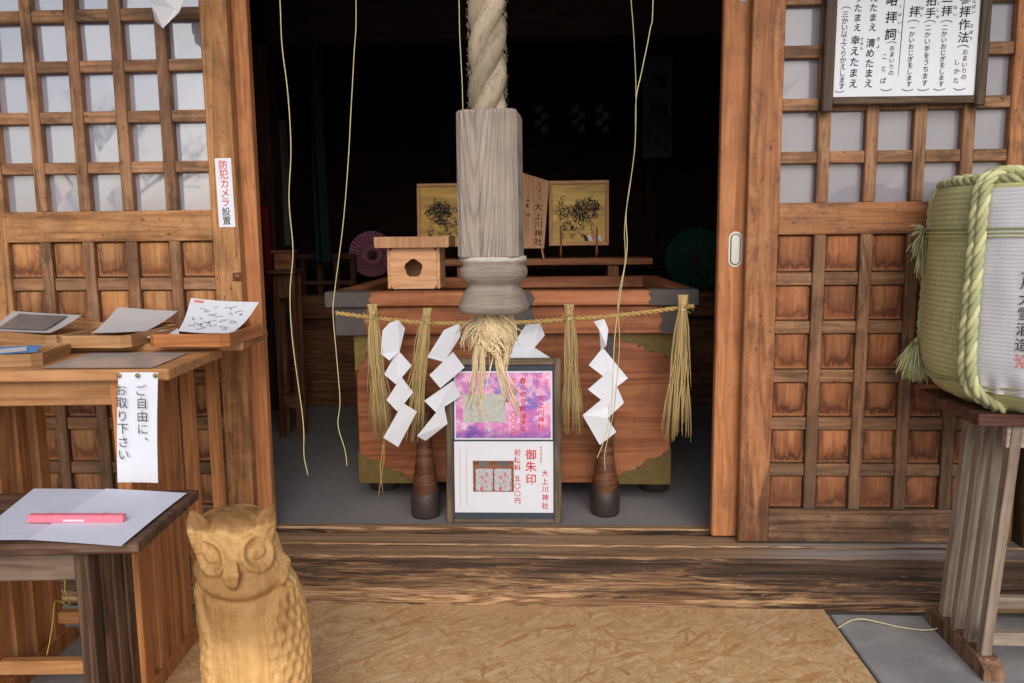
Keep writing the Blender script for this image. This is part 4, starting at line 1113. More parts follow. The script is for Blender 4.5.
# squared-off turned base
def sq(a, r, z):
    k = (abs(math.cos(a))**5+abs(math.sin(a))**5)**(-1/5); return (r*(.55+.45*k)*.985, z)
mb.lathe([(r*.95, z) for r, z in prof], n=64, M=Mr @ Matrix.Translation((.004, 0, 0)), fn=sq)
mb.v  # grain runs upright in the base too
mb.gc = [(v.x*.6+.4, v.z*1.6+1.2, v.y*.4) for v in mb.v]
mb.build('turned_base', M['grip'], br)
mb = MB(); R = random.Random(5)
top = Vector((cx+.004, Yr, zz_(311)))
for k in range(230):
    a = R.uniform(0, 6.28); q = R.random()**.5; outer = R.random() < .6
    L = R.uniform(.12, .22) if R.random() < .04 else R.uniform(.04, .09)
    sx = R.gauss(-.006, .012); p = []
    for j in range(9):
        t = j/8; bul = .040*math.sin(min(1, t*L/.10)*PI*.92)**.7 if t*L < .1 else .040*.45*max(.25, (1-(t*L-.1)*3.5))
        rr = bul*q+.012
        p.append(top+Vector((rr*math.cos(a)+sx*t*1.6-.02*t*(L/.2), rr*math.sin(a)*.8, -L*t))+Vector((.004*math.sin(t*7+k), 0, 0)))
    mb.tube(p, [.0022*(1-.55*j/8) for j in range(9)], 4)
for k in range(150):   # loops of flax round the knot
    a = R.uniform(0, 6.28); p = []
    for j in range(9):
        t = j/8; an = a+t*2.0; rr = .034+.010*math.sin(t*PI)
        p.append(top+Vector((rr*math.cos(an), rr*.8*math.sin(an), -.002-R.uniform(.07, .1)*t+.012*math.sin(t*4+k))))
    mb.tube(p, .0017, 4)
for dx, L, bend in ((-.040, .20, -.014), (-.028, .215, -.004), (.004, .19, .016), (.002, .225, .046), (.026, .13, .0)):
    for k in range(17):
        ox, oy = R.gauss(0, .0026), R.gauss(0, .0035); p = []
        LL = L*R.uniform(.7, 1.02)
        for j in range(8):
            t = j/7; p.append(top+Vector((dx*min(1, t*3)+ox*(1+.6*t)+bend*t*t+.005*math.sin(7*t+k*.12+dx*90)*t, oy-.02, -.02-LL*t)))
        mb.tube(p, [.0017*(1-.5*j/7) for j in range(8)], 4)
mb.build('flax_tassel', M['flax'], br)

# ------------------------------------------------------------------ thin hanging straw strings
def string(label, pix, Y, r=.0017, top=None, extra=None):
    mb = MB(); P = [at(x, y, Y) for x, y in pix]
    if top: P = [Vector((P[0].x, Y, top))]+P
    mb.tube(catmull(P, 6), r*.78, 6)
    if extra: mb.tube(catmull([at(x, y, Y-.003) for x, y in extra], 6), r*.72, 6)
    return tag(mb.build('straw_string', M['string']), label, 'string', 'thin straw strings hanging from the porch beam')
string('long straw string hanging nearest the left door, reaching almost to the sill', [(280, 0), (282, 45), (288, 95), (291, 150), (289, 200), (293, 250), (290, 295), (293, 345), (303, 420), (304, 455), (308, 475)], 2.10, .0019, 2.11)
string('straw string falling past the left corner of the offertory box', [(356, 0), (354, 55), (351, 110), (348, 165), (343, 225), (335, 288), (333, 312), (336, 350), (340, 400), (338, 425), (345, 450), (347, 466)], 2.10, .0015, 2.11)
string('short straw string ending at the top of the wooden bell grip', [(459, 0), (460, 40), (462, 80), (463, 112)], 1.76, .0012, 2.12)
string('doubled straw string on the right, forked above and falling past the rightmost paper streamer', [(653, 0), (650, 30), (642, 70), (636, 100), (635, 145), (630, 185), (626, 215), (627, 250), (621, 290), (615, 335), (613, 375), (611, 410), (604, 440), (597, 458)], 2.13, .0016, 2.11,
       [(631, 0), (634, 40), (636, 95), (634.5, 150), (627.5, 200), (624.5, 230), (625, 262), (618, 300), (619.5, 340), (617, 380), (613, 415), (605, 452), (605, 470)])
# dangling ends of the porch streamers
streamer('paper_streamer', 'tip of a white paper streamer at the top edge over the left lattice', [[(148, -14), (190, -18), (178, 12), (163, 27), (156, 20), (151, 2)][::-1]], 2.22, M['papergrey'])
streamer('paper_streamer', 'tiny tip of a white paper streamer at the top of the right door', [[(741, -22), (746, -20), (745.5, 0), (743, 5), (741, 0)][::-1]], 2.22)

# small paper streamers far back in the dark
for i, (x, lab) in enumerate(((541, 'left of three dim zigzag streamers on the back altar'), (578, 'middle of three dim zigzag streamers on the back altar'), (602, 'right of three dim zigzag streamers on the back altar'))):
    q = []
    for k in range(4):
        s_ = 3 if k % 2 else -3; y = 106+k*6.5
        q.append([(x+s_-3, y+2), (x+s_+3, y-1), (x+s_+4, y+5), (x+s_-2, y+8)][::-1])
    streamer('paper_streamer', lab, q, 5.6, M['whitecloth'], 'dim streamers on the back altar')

# ------------------------------------------------------------------ trestle tables
def trestle(name, label, cat, x0, x1, y0, y1, ztop, th, m_top, m_slat, m_foot, m_apron, rz=0, inset=.06, sl=(.034, .034), ns=4, apron=.06, rail_z=.075, span=None, splay=0):
    cx_, cy_ = (x0+x1)/2, (y0+y1)/2
    t = thing(name, label, cat, (cx_, cy_, 0), rz)
    Mx = t.matrix_world.copy(); hx, hy = (x1-x0)/2, (y1-y0)/2
    mb = MB(); mb.box(-hx, hx, -hy, hy, ztop-th, ztop, .003, M=Mx, axis=0); mb.build('table_top', m_top, t)
    fe = -hy+.025+(span or 2*hy-.05)+.045
    for s in (-1, 1):
        X = s*(hx-inset)
        for k in range(ns):
            y = -hy+.025+((span or 2*hy-.05)-sl[1])*k/(ns-1)
            mb = MB(); mb.box(X-sl[0]/2, X+sl[0]/2, y, y+sl[1], .045, ztop-th, .002, M=Mx @ Matrix(((1, 0, -s*splay, s*splay*.05), (0, 1, 0, 0), (0, 0, 1, 0), (0, 0, 0, 1))), axis=2); mb.build('slat', m_slat, t)
        mb = MB()
        mb.prism([(-hy-.015, 0), (fe, 0), (fe, .028), (fe-.03, .046), (-hy+.015, .046), (-hy-.015, .028)], .05, Mx @ Matrix.Translation((X+.025, 0, 0)) @ Matrix.Rotation(PI/2, 4, 'Z'))
        mb.build('foot', m_foot, t)
    for y in (-hy+.03, (hy-.055 if not span else -hy+span)):
        mb = MB(); mb.box(-hx+inset+sl[0]/2, hx-inset-sl[0]/2, y, y+.022, ztop-th-apron, ztop-th, .002, M=Mx, axis=0); mb.build('apron', m_apron, t)
        mb = MB(); mb.box(-hx+inset+sl[0]/2, hx-inset-sl[0]/2, y, y+.024, rail_z, rail_z+.034, .002, M=Mx, axis=0); mb.build('stretcher', m_apron, t)
    return t
trestle('slatted_table', 'orange wooden slat-sided table carrying trays, the tall one against the left door', 'table', -1.46, -.852, 1.675, 2.01, .813, .026, M['table'], M['slat'], M['slat'], M['table'], rz=rad(3), inset=.128, sl=(.032, .046))
trestle('slatted_table', 'dark weathered slat-sided table with forms on it beside the owl', 'table', -1.45, -.748, 1.30, 1.60, .56, .022, M['dark'], M['dark'], M['slat'], M['greyrail'], rz=rad(4), inset=.118, sl=(.026, .034), span=.17)
trestle('slatted_stand', 'pale slat-sided wooden stand with dark top under the straw wrapped barrel', 'stand', 1.02, 1.56, 1.875, 2.195, .668, .03, M['standtop'], M['stand'], M['rail'], M['stand'], rz=rad(-1), inset=.072, sl=(.025, .028), rail_z=.07, span=.23, splay=.06)
bd = thing('tray_board', 'narrow brown wooden board table behind the orange table, holding the rear trays', 'table', (-1.3, 2.05, 0))
mb = MB(); mb.box(-1.75, -.80, 2.02, 2.285, .806, .829, .003, M=Matrix.Translation((-.8, 2.0, 0)) @ Matrix.Rotation(rad(6), 4, 'Z') @ Matrix.Translation((.8, -2.0, 0)), axis=0); mb.build('table_top', M['table'], bd)
for x in (-1.65, -1.0):
    for y in (2.04, 2.2):
        mb = MB(); mb.box(x, x+.03, y+.02, y+.05, 0, .806, .002); mb.build('leg', M['slat'], bd)

# trays
def tray(label, pfl, pfr, depth, Z, h, mat, rz=0, handle=False):
    a = at(*pfl, Z=Z); b = at(*pfr, Z=Z); d = (b-a); w = d.length; d.normalize(); n = Vector((-d.y, d.x, 0))
    t = thing('wooden_tray', label, 'tray', a+d*w/2+n*depth/2, math.atan2(d.y, d.x), 'shallow wooden trays')
    Mx = Matrix(((d.x, n.x, 0, a.x), (d.y, n.y, 0, a.y), (0, 0, 1, Z), (0, 0, 0, 1)))
    mb = MB(); c = .018; tk = .007
    out = [(c, 0), (w-c, 0), (w, c), (w, depth-c), (w-c, depth), (c, depth), (0, depth-c), (0, c)]
    cxx, cyy = w/2, depth/2
    inn = [(cxx+(x-cxx)*(1-2*tk/w), cyy+(y-cyy)*(1-2*tk/depth)) for x, y in out]
    vs = []; gc = []
    for P, z in ((out, 0), (out, h), (inn, h), (inn, .006)):
        acc = 0
        for i, (x, y) in enumerate(P): vs.append(Mx @ Vector((x, y, z))); gc.append((x+y+4, z+2, 0))
    fs = []
    for r_ in range(3):
        for k in range(8): fs.append((r_*8+k, r_*8+(k+1) % 8, (r_+1)*8+(k+1) % 8, (r_+1)*8+k))
    mb.add(vs, fs, gc); mb.add([vs[24+k] for k in range(8)], [tuple(range(8))], [(vs[24+k].x, vs[24+k].y, 0) for k in range(8)])
    mb.build('tray_wall', mat, t)
    return t, Mx, w
ZB = .8295
t1, T1, w1 = tray('rear left tray holding a flyer with a dark picture', (-30, 338), (50, 346), .27, ZB, .026, M['tray'])
t2, T2, w2 = tray('rear middle pale tray with a plain grey leaflet', (56, 348), (128, 348), .27, ZB, .031, M['tray'])
t3, T3, w3 = tray('rear right orange tray holding a printed map sheet', (147, 347), (227, 347), .25, ZB, .032, M['trayred'])
t4, T4, w4 = tray('front left tray with a blue leaflet on the orange table', (-50, 369), (40, 366), .20, .8135, .028, M['tray'])
# papers in the trays
def sheet(name, label, cat, pts, mat, sag=.0, group=None, grid_n=8, extra=None):
    """curved sheet through four corners fl, fr, br, bl"""
    fl, fr, b_r, b_l = [Vector(p) for p in pts]
    def fn(u, v):
        p = fl.lerp(fr, u).lerp(b_l.lerp(b_r, u), v); return p+Vector((0, 0, sag*math.sin(PI*v)+.3*sag*math.sin(PI*u)))
    mb = MB(); mb.grid(fn, grid_n, grid_n)
    o = tag(mb.build(name, mat), label, cat, group)
    if extra:
        for nm, mat2, items in extra:
            mb = MB()
            for it in items:
                pts2 = [fn(u, v)+Vector((0, -.0006, .0022)) for u, v in it]
                if len(it) == 4 and nm != 'drawing': mb.quad(*pts2)
                else: mb.tube(pts2, .00065, 3)
            b = mb.build(nm, mat2); b.location = b.location-o.location; b.parent = o
    return o
sheet('flyer', 'flyer with a dark grey picture in the rear left tray', 'flyer', [at(-14, 330, Y=2.06), at(50, 333, Y=2.06), at(82, 315, Y=2.24), at(13, 311, Y=2.26)], M['papergrey'], -.004,
      extra=[('printed_picture', M['greypic'], [[(.14, .1), (.86, .12), (.84, .9), (.14, .88)]])])
sheet('leaflet', 'plain grey leaflet in the rear middle tray', 'leaflet', [at(92, 333, Y=2.05), at(146, 331, Y=2.05), at(178, 311, Y=2.22), at(118, 307, Y=2.23)], M['papergrey'], -.004)
R = random.Random(3)
lines = []
for k in range(34):
    u, v = R.uniform(.06, .85), R.uniform(.1, .85); q = []
    for j in range(5): u += R.uniform(-.03, .06); v += R.uniform(-.035, .035); q.append((min(.95, max(.05, u)), min(.95, max(.05, v))))
    lines.append(q)
sheet('map_sheet', 'white printed map sheet standing up in the rear right tray', 'sheet', [at(178, 331, Y=2.03), at(232, 333, Y=2.03), at(259, 302, Y=2.20), at(191, 298, Y=2.22)], M['paper'], -.010,
      extra=[('drawing', M['inkgrey'], lines), ('heading', M['redpale'], [[(.06, .90), (.20, .90), (.2, .95), (.06, .95)]])])
sheet('leaflet', 'light blue and white folded leaflet at the left of the map sheet', 'leaflet', [at(147, 338, Y=2.0), at(180, 338, Y=2.0), at(178, 328, Y=2.08), at(148, 332, Y=2.08)], M['paperblue'], .002)
sheet('leaflet', 'blue leaflet in the front left tray', 'leaflet', [at(-12, 356, Y=1.80), at(36, 352, Y=1.80), at(44, 345, Y=1.88), at(-10, 348, Y=1.88)], M['bluecloth'], .004,
      extra=[('pale_panel', M['papergrey'], [[(.0, .05), (.8, .05), (.75, .5), (.0, .4)]])])
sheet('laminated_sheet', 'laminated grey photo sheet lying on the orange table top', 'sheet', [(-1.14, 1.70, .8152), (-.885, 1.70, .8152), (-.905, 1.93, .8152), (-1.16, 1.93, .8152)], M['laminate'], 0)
# pinned paper sign
pg = thing('paper_notice', 'white paper strip with black vertical writing pinned to the edge of the orange table', 'paper sign', (-.915, 1.655, .55))
Yq = 1.653
pts = [at(117.5, 482.5, Yq-.012), at(158, 483, Yq-.012), at(158, 372.5, Yq), at(118.5, 372.5, Yq)]
mb = MB(); mb.grid(lambda u, v: pts[0].lerp(pts[1], u).lerp(pts[3].lerp(pts[2], u), v)+Vector((0, -.004*math.sin(PI*v)+.003*math.sin(PI*u), 0)), 8, 10); mb.build('paper_strip', M['paper'], pg)
Mx = frame_of(pts[0]+Vector((0, -.009, 0)), pts[1]-pts[0], pts[3]-pts[0]); wq = (pts[1]-pts[0]).length; hq = (pts[3]-pts[0]).length
mb = MB(); column(mb, 'ご自由に、', wq*.73, hq*.85, .027, Mx, 1.06, -.004); mb.build('lettering', M['ink'], pg)
mb = MB(); column(mb, 'お取り下さい', wq*.24, hq*.85, .027, Mx, 1.06, -.004); mb.build('lettering', M['ink'], pg)
for u in (.03, .5, .95):
    mb = MB(); p = pts[3].lerp(pts[2], u)+Vector((0, -.004, -.006)); mb.lathe([(0, .004), (.004, .003), (.005, 0)], n=12, M=Matrix.Translation(p) @ Matrix.Rotation(PI/2, 4, 'X')); mb.build('pin', M['pin'], pg)
# forms and pen case on the dark table
ZT = .5605
def flat(label, pix, dz, mat, sag):
    return sheet('form_sheet', label, 'form', [at(*p, Z=ZT)+Vector((0, 0, dz)) for p in pix], mat, sag, 'printed forms on the dark table')
f1 = flat('left printed form sheet on the dark table, partly under the other', [(-30, 541), (30, 540.5), (111, 490), (34, 489)], .0012, M['paperblue'], .0006)
f2 = flat('right printed form sheet on the dark table, at its front corner', [(28, 541.5), (121, 548), (187, 494.5), (106, 490)], .0032, M['paperblue2'], .0016)
for f, pix, n in ((f1, [(-30, 541), (30, 540.5), (111, 490), (34, 489)], 9), (f2, [(28, 541.5), (121, 548), (187, 494.5), (106, 490)], 11)):
    c = [at(*p, Z=ZT)+Vector((0, 0, .0042)) for p in pix]; mb = MB()
    for k in range(n):
        v = .1+.8*k/n
        a = c[0].lerp(c[3], v); b = c[1].lerp(c[2], v); mb.tube([a.lerp(b, .08), a.lerp(b, .92)], .0001, 3)
    g = mb.build('ruled_lines', M['faint']); g.location = g.location-f.location; g.parent = f
pc = thing('pen_case', 'long flat pink pen case lying across the two forms', 'pen case', at(75, 523, Z=ZT))
a, b = at(27, 525.5, Z=ZT), at(123, 525.5, Z=ZT); d = (b-a).normalized(); n = Vector((-d.y, d.x, 0))
Mx = Matrix(((d.x, n.x, 0, a.x), (d.y, n.y, 0, a.y), (0, 0, 1, ZT+.0045), (0, 0, 0, 1))); w = (b-a).length
mb = MB(); mb.box(0, w, 0, .016, 0, .015, .002, M=Mx); mb.build('case_body', M['pink'], pc)
mb = MB(); mb.box(w*.2, w*.215, -.0006, .0166, -.0002, .0156, .0003, M=Mx); mb.build('case_band', M['redpale'], pc)
mb = MB(); mb.box(w*.785, w*.8, -.0006, .0166, -.0002, .0156, .0003, M=Mx); mb.build('case_band', M['redpale'], pc)
mb = MB(); mb.box(w*.38, w*.6, -.0006, 0, .003, .0075, .0002, M=Mx); mb.build('case_label', M['pearl'], pc)

# ------------------------------------------------------------------ carved owl
owl_c = Vector((-.615, 1.53, 0))
mb = MB(); n = 150; rows = 230; Ht = .556
face = -PI/2+.27; breast = -PI/2-.04
def owl_r(a, z):
    # body silhouette
    t = z/Ht
    keys = [(0, .094), (.1, .097), (.35, .098), (.56, .096), (.68, .091), (.77, .083), (.86, .079), (.93, .074), (.975, .060), (1.0, .0)]
    for i in range(len(keys)-1):
        if keys[i][0] <= t <= keys[i+1][0]:
            f = (t-keys[i][0])/(keys[i+1][0]-keys[i][0])
            if i < len(keys)-2: f2 = f*f*(3-2*f)
            else: f2 = 1-math.sqrt(max(0, 1-f*f))
            r = keys[i][1]+(keys[i+1][1]-keys[i][1])*f2; break
    else: r = 0
    da = (a-face+PI) % (2*PI)-PI
    g = lambda x, y, sx, sy: math.exp(-(x/sx)**2-(y/sy)**2)
    x = da*.080            # distance round the face
    # facial disc bulge
    r += .012*g(x, z-.475, .09, .06)
    # eye sockets with raised rims
    for sx in (-1, 1):
        d = math.hypot((x-sx*.045)/1.0, (z-.486)/1.12)
        r += .007*math.exp(-((d-.030)/.006)**2)-.004*math.exp(-(d/.024)**2)
        xe = (x-sx*.045)*1.0; ze = (z-.486)-sx*xe*.12; e_ = math.hypot(xe/.018, ze/.013)
        r += .0048*math.exp(-e_**4)-.0022*math.exp(-((e_-1.15)/.18)**2)-.002*math.exp(-(d/.005)**2)
        r += .0005*math.sin(math.atan2(z-.486, x-sx*.045)*16)*math.exp(-((d-.028)/.010)**2)
    # brow V running up to the ears
    for sx in (-1, 1):
        bx_ = sx*(.010+(z-.502)*1.25); r += .0035*math.exp(-((x-bx_)/.014)**2)*(1 if .49 < z < .60 else 0)*min(1, max(0, (z-.50)/.02))
    # brow ledge and crown scoop between the ears
    r -= .012*g(x, z-.565, .03, .02)
    # chin cut under the face
    d = z-(.405+.35*x*x/.1*.5)
    r -= .009*math.exp(-((z-.390-1.8*x*x)/.010)**2)*(1 if abs(x) < .15 else 0)
    r += .010*math.exp(-((z-.414-1.8*x*x)/.018)**2)*(1 if abs(x) < .12 else 0)
    # collar: shallow upright chisel flutes on the breast
    if z < .41:
        r += .0012*math.sin(a*64)*max(0, 1-abs(x)/.09)*max(0, min(1, (.41-z)/.03))
        r += .006*g(x, z-.27, .05, .10)
        r -= .010*(1/(1+math.exp(-(abs(x)-.075+.18*max(0, z-.28))/.004)))*(1/(1+math.exp((z-.40)/.01)))*.0
    # wings: raised shields on both sides with scale pits
    db = (a-breast+PI) % (2*PI)-PI
    wing = 1/(1+math.exp(-(abs(db)-(.60+6.5*max(0, z-.325)))/.03))*1/(1+math.exp((abs(db)-2.45)/.08))*1/(1+math.exp((z-.425)/.012))
    r += .012*wing
    if wing > .3:
        u = db*.098/.023; v = z/.028; row = math.floor(v); u += .5*(row % 2)
        du = u-round(u); dv = v-row-.5
        r += wing*(.002-.0075*math.exp(-(math.hypot(du*1.05, (dv+.08)*.95)/.34)**2)*(.7+.5*mnoise.noise(Vector((round(u-.001*du), row, 3)))))
    r += .0022*mnoise.noise(Vector((math.cos(a)*3, math.sin(a)*3, z*22)))+.001*mnoise.noise(Vector((math.cos(a)*9, math.sin(a)*9, z*60)))
    return max(r, .0005)
vs = []; fs = []
for j in range(rows+1):
    z = Ht*(j/rows) if j < rows*.8 else Ht*(1-(1-j/rows)**1.25*(.2/.2**1.25))
    for k in range(n):
        a = 2*PI*k/n; r = owl_r(a, z)
        lean = -.034*max(0, (z-.30)/.27); 
        vs.append(owl_c+Vector((r*math.cos(a)*1.0+lean*.9, r*math.sin(a)*.98+lean*.5, z)))
for j in range(rows):
    for k in range(n): fs.append((j*n+k, j*n+(k+1) % n, (j+1)*n+(k+1) % n, (j+1)*n+k))
fs.append(tuple(range(n-1, -1, -1))); fs.append(tuple(rows*n+k for k in range(n)))
mb.add(vs, fs, smooth=True)
# ears, beak
fd = Vector((math.cos(face), math.sin(face), 0)); sd = Vector((-fd.y, fd.x, 0))
hc = owl_c+Vector((-.022, -.012, 0))
for s in (-1, 1):
    b0 = hc+sd*(s*.050)+fd*.046+Vector((0, 0, .516)); tip = hc+sd*(s*.076)+fd*.046+Vector((0, 0, .574))
    mid = b0.lerp(tip, .5)+fd*.012
    mb.tube([b0-Vector((0, 0, .02)), b0.lerp(mid, .5), mid, mid.lerp(tip, .6), tip], [.027, .029, .025, .016, .004], 8, flat=.5)
bk = hc+fd*.082+Vector((0, 0, .455))
mb.tube([bk+Vector((0, 0, .034))-fd*.008, bk+Vector((0, 0, .016))+fd*.008, bk+Vector((0, 0, .002))+fd*.015, bk+Vector((0, 0, -.016))+fd*.016, bk+Vector((0, 0, -.036))+fd*.008], [.004, .016, .023, .016, .002], 4, flat=1.0)
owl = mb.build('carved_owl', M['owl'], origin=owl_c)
rm = owl.modifiers.new('r', 'REMESH'); rm.mode = 'VOXEL'; rm.voxel_size = .0022; rm.use_smooth_shade = True
sm_ = owl.modifiers.new('s', 'SMOOTH'); sm_.factor = .3; sm_.iterations = 0
bpy.context.view_layer.update()
me = bpy.data.meshes.new_from_object(owl.evaluated_get(bpy.context.evaluated_depsgraph_get()))
owl.modifiers.clear(); old = owl.data; owl.data = me; bpy.data.meshes.remove(old); me.name = 'carved_owl'
if not me.materials: me.materials.append(M['owl'])
for p in me.polygons: p.use_smooth = True
tag(owl, 'carved pale wooden owl statue with pointed ear tufts beside the dark table', 'owl statue')

# ------------------------------------------------------------------ strand board on the paving
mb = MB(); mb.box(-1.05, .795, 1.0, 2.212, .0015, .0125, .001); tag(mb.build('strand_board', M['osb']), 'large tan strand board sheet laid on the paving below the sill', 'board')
# loose string bits on the ground
def ground_string(label, pix, mat, r=.0018):
    mb = MB(); mb.tube(catmull([at(x, y, Z=.003+dz) for x, y, dz in pix], 6), r, 5); return tag(mb.build('loose_string', mat), label, 'string')
ground_string('pale straw string lying on the paving by the right stand', [(838, 628, .0), (850, 621, .004), (862, 619, .012), (878, 622, .004), (900, 627, .0), (925, 630, .006), (940, 628, .01)], M['string'])
ground_string('yellow string trailing on the paving under the tables', [(8, 683, .0), (25, 672, .0), (48, 655, .0), (70, 640, .0), (85, 625, .0), (98, 612, .0)], M['yellow'])
mb = MB(); mb.tube(catmull([at(66, 572, 1.95), at(65, 590, 1.93), at(70, 606, 1.9), at(56, 601, 1.86), at(53, 620, 1.82), at(50, 640, 1.78), at(47, 655, 1.75)], 6), .0018, 5)
tag(mb.build('loose_string', M['yellow']), 'yellow string hanging in a loop below the dark table', 'string')
mb = MB(); p = at(57, 634, Z=.0); R = random.Random(9)
for k in range(26):
    a = R.uniform(0, 6.28); t = R.uniform(-.02, .02); c_ = p+Vector((t*1.5, t*.4, .012))
    mb.tube([c_, c_+Vector((math.cos(a)*.013, math.sin(a)*.013, R.uniform(-.008, .012)))], [.004, .001], 5)
tag(mb.build('pine_cone', M['bark']), 'small dark pine cone lying on the paving under the tables', 'pine cone')

# ------------------------------------------------------------------ straw wrapped barrel
BC = Vector((1.292, 2.035, 0)); Rb = .318; zb0, zt0 = .669, 1.215
bar = thing('sake_barrel', 'green straw wrapped sake barrel with white printed front and thick ropes on the right stand', 'sake barrel', (BC.x, BC.y, zb0))
mb = MB()
prof = [(.0, zb0), (.225, zb0), (.256, .684), (.286, .708), (.304, .735), (.314, .765), (.318, .80), (.317, .90), (.312, 1.05), (.307, 1.17), (.302, 1.20), (.288, zt0), (.0, zt0+.006)]
prof = [(r, z) for r, z in prof]
fine = []
for i in range(len(prof)-1):
    m_ = 6 if i not in (0, len(prof)-2) else 3
    for k in range(m_): t = k/m_; fine.append((prof[i][0]+(prof[i+1][0]-prof[i][0])*t, prof[i][1]+(prof[i+1][1]-prof[i][1])*t))
fine.append(prof[-1])
mb.lathe(fine, ctr=BC, n=96, fn=lambda a, r, z: (r+.0025*mnoise.noise(Vector((math.cos(a)*4, math.sin(a)*4, z*7)))+(.006*math.sin(a*26) if z < .71 and r > .1 else 0), z))
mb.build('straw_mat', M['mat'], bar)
aL = rad(205); aR = rad(312)
def R_at(z):
    for i in range(len(prof)-1):
        z0_, z1_ = prof[i][1], prof[i+1][1]
        if z0_ <= z <= z1_ and z1_ > z0_: return prof[i][0]+(prof[i+1][0]-prof[i][0])*(z-z0_)/(z1_-z0_)
    return .3
mb = MB()
cl = [(R_at(z)+.004, z) for z in [.735+.01*k for k in range(47)]]
cl = [(R_at(.735)+.001, .722)]+cl
mb.lathe(cl, ctr=BC, n=64, a0=aL+.03, a1=aR-.03, fn=lambda a, r, z: (r+.003*mnoise.noise(Vector((a*6, z*9, 2)))+max(0, (.775-z)/.05)*.006*math.sin(a*38+3*math.sin(a*7)), z))
mb.build('white_cover', M['canvas'], bar)
mb = MB()
def on(a, z, off=.004): r = R_at(z)+off; return BC+Vector((r*math.cos(a), r*math.sin(a), z))
def curved_col(txt, a, z, size, pitch, mi, bold):
    for ch in txt:
        vs, fs = glyph(ch, bold)
        mb.add([on(a+vx*size/.32, z+vy*size, .0078) for vx, vy in vs], fs, mi=mi); z -= size*pitch
curved_col('上川大雪酒造', rad(225.0), 1.017, .0325, 1.06, 0, .0); mb.build('lettering', M['ink'], bar)
mb = MB(); curved_col('神川', rad(246), 1.08, .13, 1.1, 0, .02); mb.build('lettering', M['ink'], bar)
mb = MB()
for k in range(4):
    for j in range(4):
        if (k+j*2) % 3 != 1:
            a0_ = rad(223.1)+k*.0175; z0_ = .816-.0082*j
            mb.add([on(a0_, z0_, .0078), on(a0_+.0145, z0_, .0078), on(a0_+.0145, z0_+.0066, .0078), on(a0_, z0_+.0066, .0078)], [(0, 1, 2, 3)])
mb.build('red_seal', M['redpale'], bar)
# paired ropes over the barrel
for a in (aL, aR, rad(23), rad(132)):
    for off in (-.030, .030):
        p = [on(a+off*1.3+.10, .676, .006), on(a+off*1.3+.06, .70, .014), on(a+off*1.2, .74, .018), on(a+off, .83, .02), on(a+off*.9, .95, .02), on(a+off*.9, 1.08, .02), on(a+off, 1.16, .021), on(a+off, 1.205, .02)]
        tp = BC+Vector((math.cos(a+off)*.27, math.sin(a+off)*.27, zt0+.02)); p += [tp, BC+Vector((math.cos(a+off)*.15, math.sin(a+off)*.15, zt0+.022)), BC+Vector((math.cos(a+off)*.03, math.sin(a+off)*.03, zt0+.024))]
        mb = MB(); twisted(mb, catmull(p, 6), .0125, .085, 3, 8, per=16, phase=a); mb.build('thick_rope', M['green'], bar)
for z in (1.086, 1.095, 1.104):
    mb = MB(); mb.tube([on(2*PI*k/80, z, .007) for k in range(81)], .0022, 6, caps=False); mb.build('binding_cord', M['greentuft'], bar)
for z in (.728, .738):
    mb = MB(); mb.tube([on(2*PI*k/80, z+.004*math.sin(k*.9), .007) for k in range(81)], .0024, 6, caps=False); mb.build('binding_cord', M['greentuft'], bar)
# rim cords round the top
mb = MB(); twisted(mb, [BC+Vector((.288*math.cos(2*PI*k/60), .288*math.sin(2*PI*k/60), 1.216)) for k in range(61)], .013, .07, 3, 7, per=10); mb.build('rim_rope', M['green'], bar)
def tuft(p, dirs, L, n, seed, spread):
    R = random.Random(seed); mb = MB()
    for k in range(n):
        d = Vector(dirs)+Vector((R.gauss(0, spread), R.gauss(0, spread), R.gauss(0, spread))); d.normalize(); l = L*R.uniform(.7, 1)
        q = p+Vector((R.gauss(0, .005), R.gauss(0, .005), R.gauss(0, .004)))
        mb.tube([q, q+d*l*.4, q+d*l*.75+Vector((0, 0, -.006)), q+d*l+Vector((0, 0, -.016))], [.0022, .0022, .0018, .001], 4)
    mb.lathe([(.004, -.012), (.012, -.006), (.013, .004), (.005, .012)], ctr=p, n=10)
    mb.build('straw_tuft', M['greentuft'], bar)
tk = on(rad(150), 1.095, .012); tuft(tk, (-.75, -.3, .5), .055, 22, 1, .2); tuft(tk, (-.5, -.4, -.8), .06, 24, 2, .25); tuft(tk+Vector((0, 0, -.03)), (-.1, -.3, -1), .09, 16, 5, .12)
tk = on(rad(152), .80, .004); tuft(tk, (-.35, -.5, -1.0), .10, 260, 3, .22)

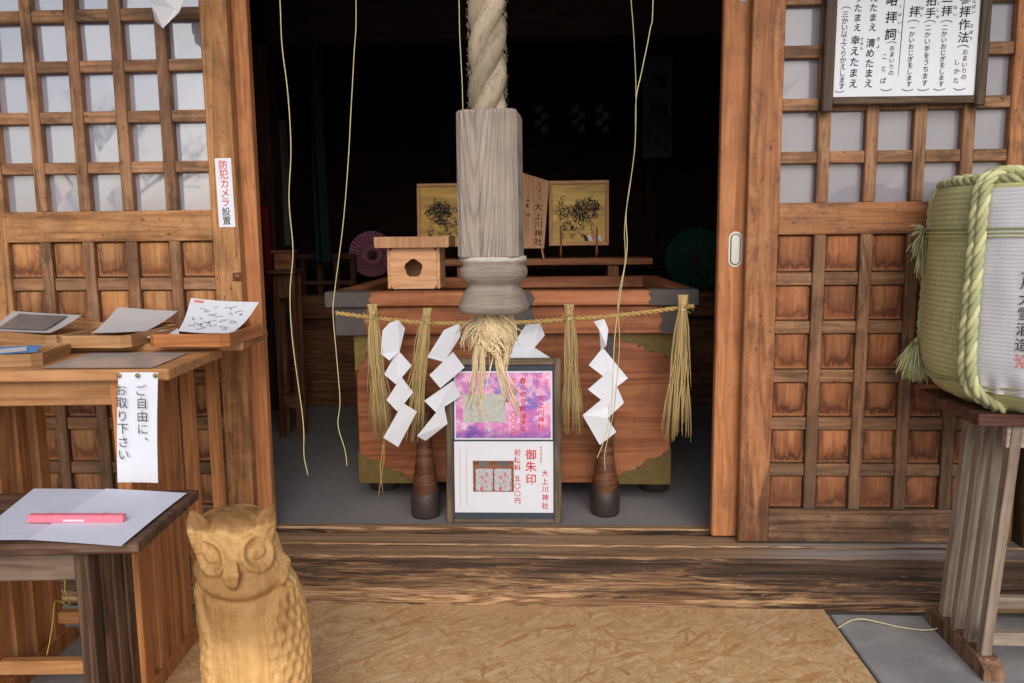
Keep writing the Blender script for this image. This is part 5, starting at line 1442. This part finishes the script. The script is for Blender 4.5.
# ------------------------------------------------------------------ what the panes mirror: bare trees across the yard
def bare_tree(x, y, h, seed, label):
    R = random.Random(seed); t = thing('bare_tree', label, 'tree', (x, y, -.03), 0, 'bare trees mirrored in the door panes')
    tr = MB(); cr = MB()
    def grow(p, d, L, r, dep, m):
        P = [p]; q = p
        for k in range(4):
            d = (d+Vector((R.gauss(0, .12), R.gauss(0, .12), R.gauss(.03, .06)))).normalized(); q = q+d*(L/4); P.append(q)
        m.tube(P, [r*(1-.4*k/4) for k in range(5)], 5 if dep else 8)
        if dep < 5:
            for k in range(R.choice((3, 4))):
                s = R.uniform(.35, 1); b = P[int(s*4)]
                e = (d+Vector((R.gauss(0, .6), R.gauss(0, .6), R.gauss(.15, .35)))).normalized()
                grow(b, e, L*R.uniform(.5, .75), r*.55, dep+1, cr)
    grow(Vector((x, y, -.03)), Vector((0, 0, 1)), h*.42, h*.011, 0, tr)
    tr.build('trunk', M['bark'], t); cr.build('crown', M['bark'], t)
bare_tree(-9.4, -12.5, 6.0, 8, 'bare tree across the yard mirrored in the left lattice panes')

# ------------------------------------------------------------------ light
w = bpy.data.worlds.new('World'); bpy.context.scene.world = w; w.use_nodes = True
nt = w.node_tree; nt.nodes.clear()
sky = nt.nodes.new('ShaderNodeTexSky'); sky.sky_type = 'NISHITA'; sky.sun_disc = False
EL, AZ = rad(32), rad(172)
sky.sun_elevation = EL; sky.sun_rotation = AZ; sky.dust_density = 3.0; sky.air_density = 1.0; sky.ozone_density = 1.0
bg = nt.nodes.new('ShaderNodeBackground'); bg.inputs[1].default_value = .15
hs = nt.nodes.new('ShaderNodeHueSaturation'); hs.inputs['Saturation'].default_value = .75
out = nt.nodes.new('ShaderNodeOutputWorld')
nt.links.new(sky.outputs[0], hs.inputs['Color']); nt.links.new(hs.outputs[0], bg.inputs[0]); nt.links.new(bg.outputs[0], out.inputs[0])
sd_ = bpy.data.lights.new('sun', 'SUN'); so = bpy.data.objects.new('sun', sd_); C.objects.link(so)
sd_.energy = 1.0; sd_.angle = rad(50); sd_.color = (1, .975, .95)
# sky sun_rotation is measured from +Y towards +X
dirv = Vector((math.sin(AZ)*math.cos(EL), math.cos(AZ)*math.cos(EL), math.sin(EL)))
so.rotation_euler = dirv.to_track_quat('Z', 'Y').to_euler()
so.location = (0, -3, 4)
sc = bpy.context.scene
sc.view_settings.view_transform = 'Standard'; sc.view_settings.look = 'None'; sc.view_settings.exposure = 0
sc.cycles.max_bounces = 6; sc.cycles.diffuse_bounces = 3; sc.cycles.glossy_bounces = 3
sc.cycles.use_denoising = True
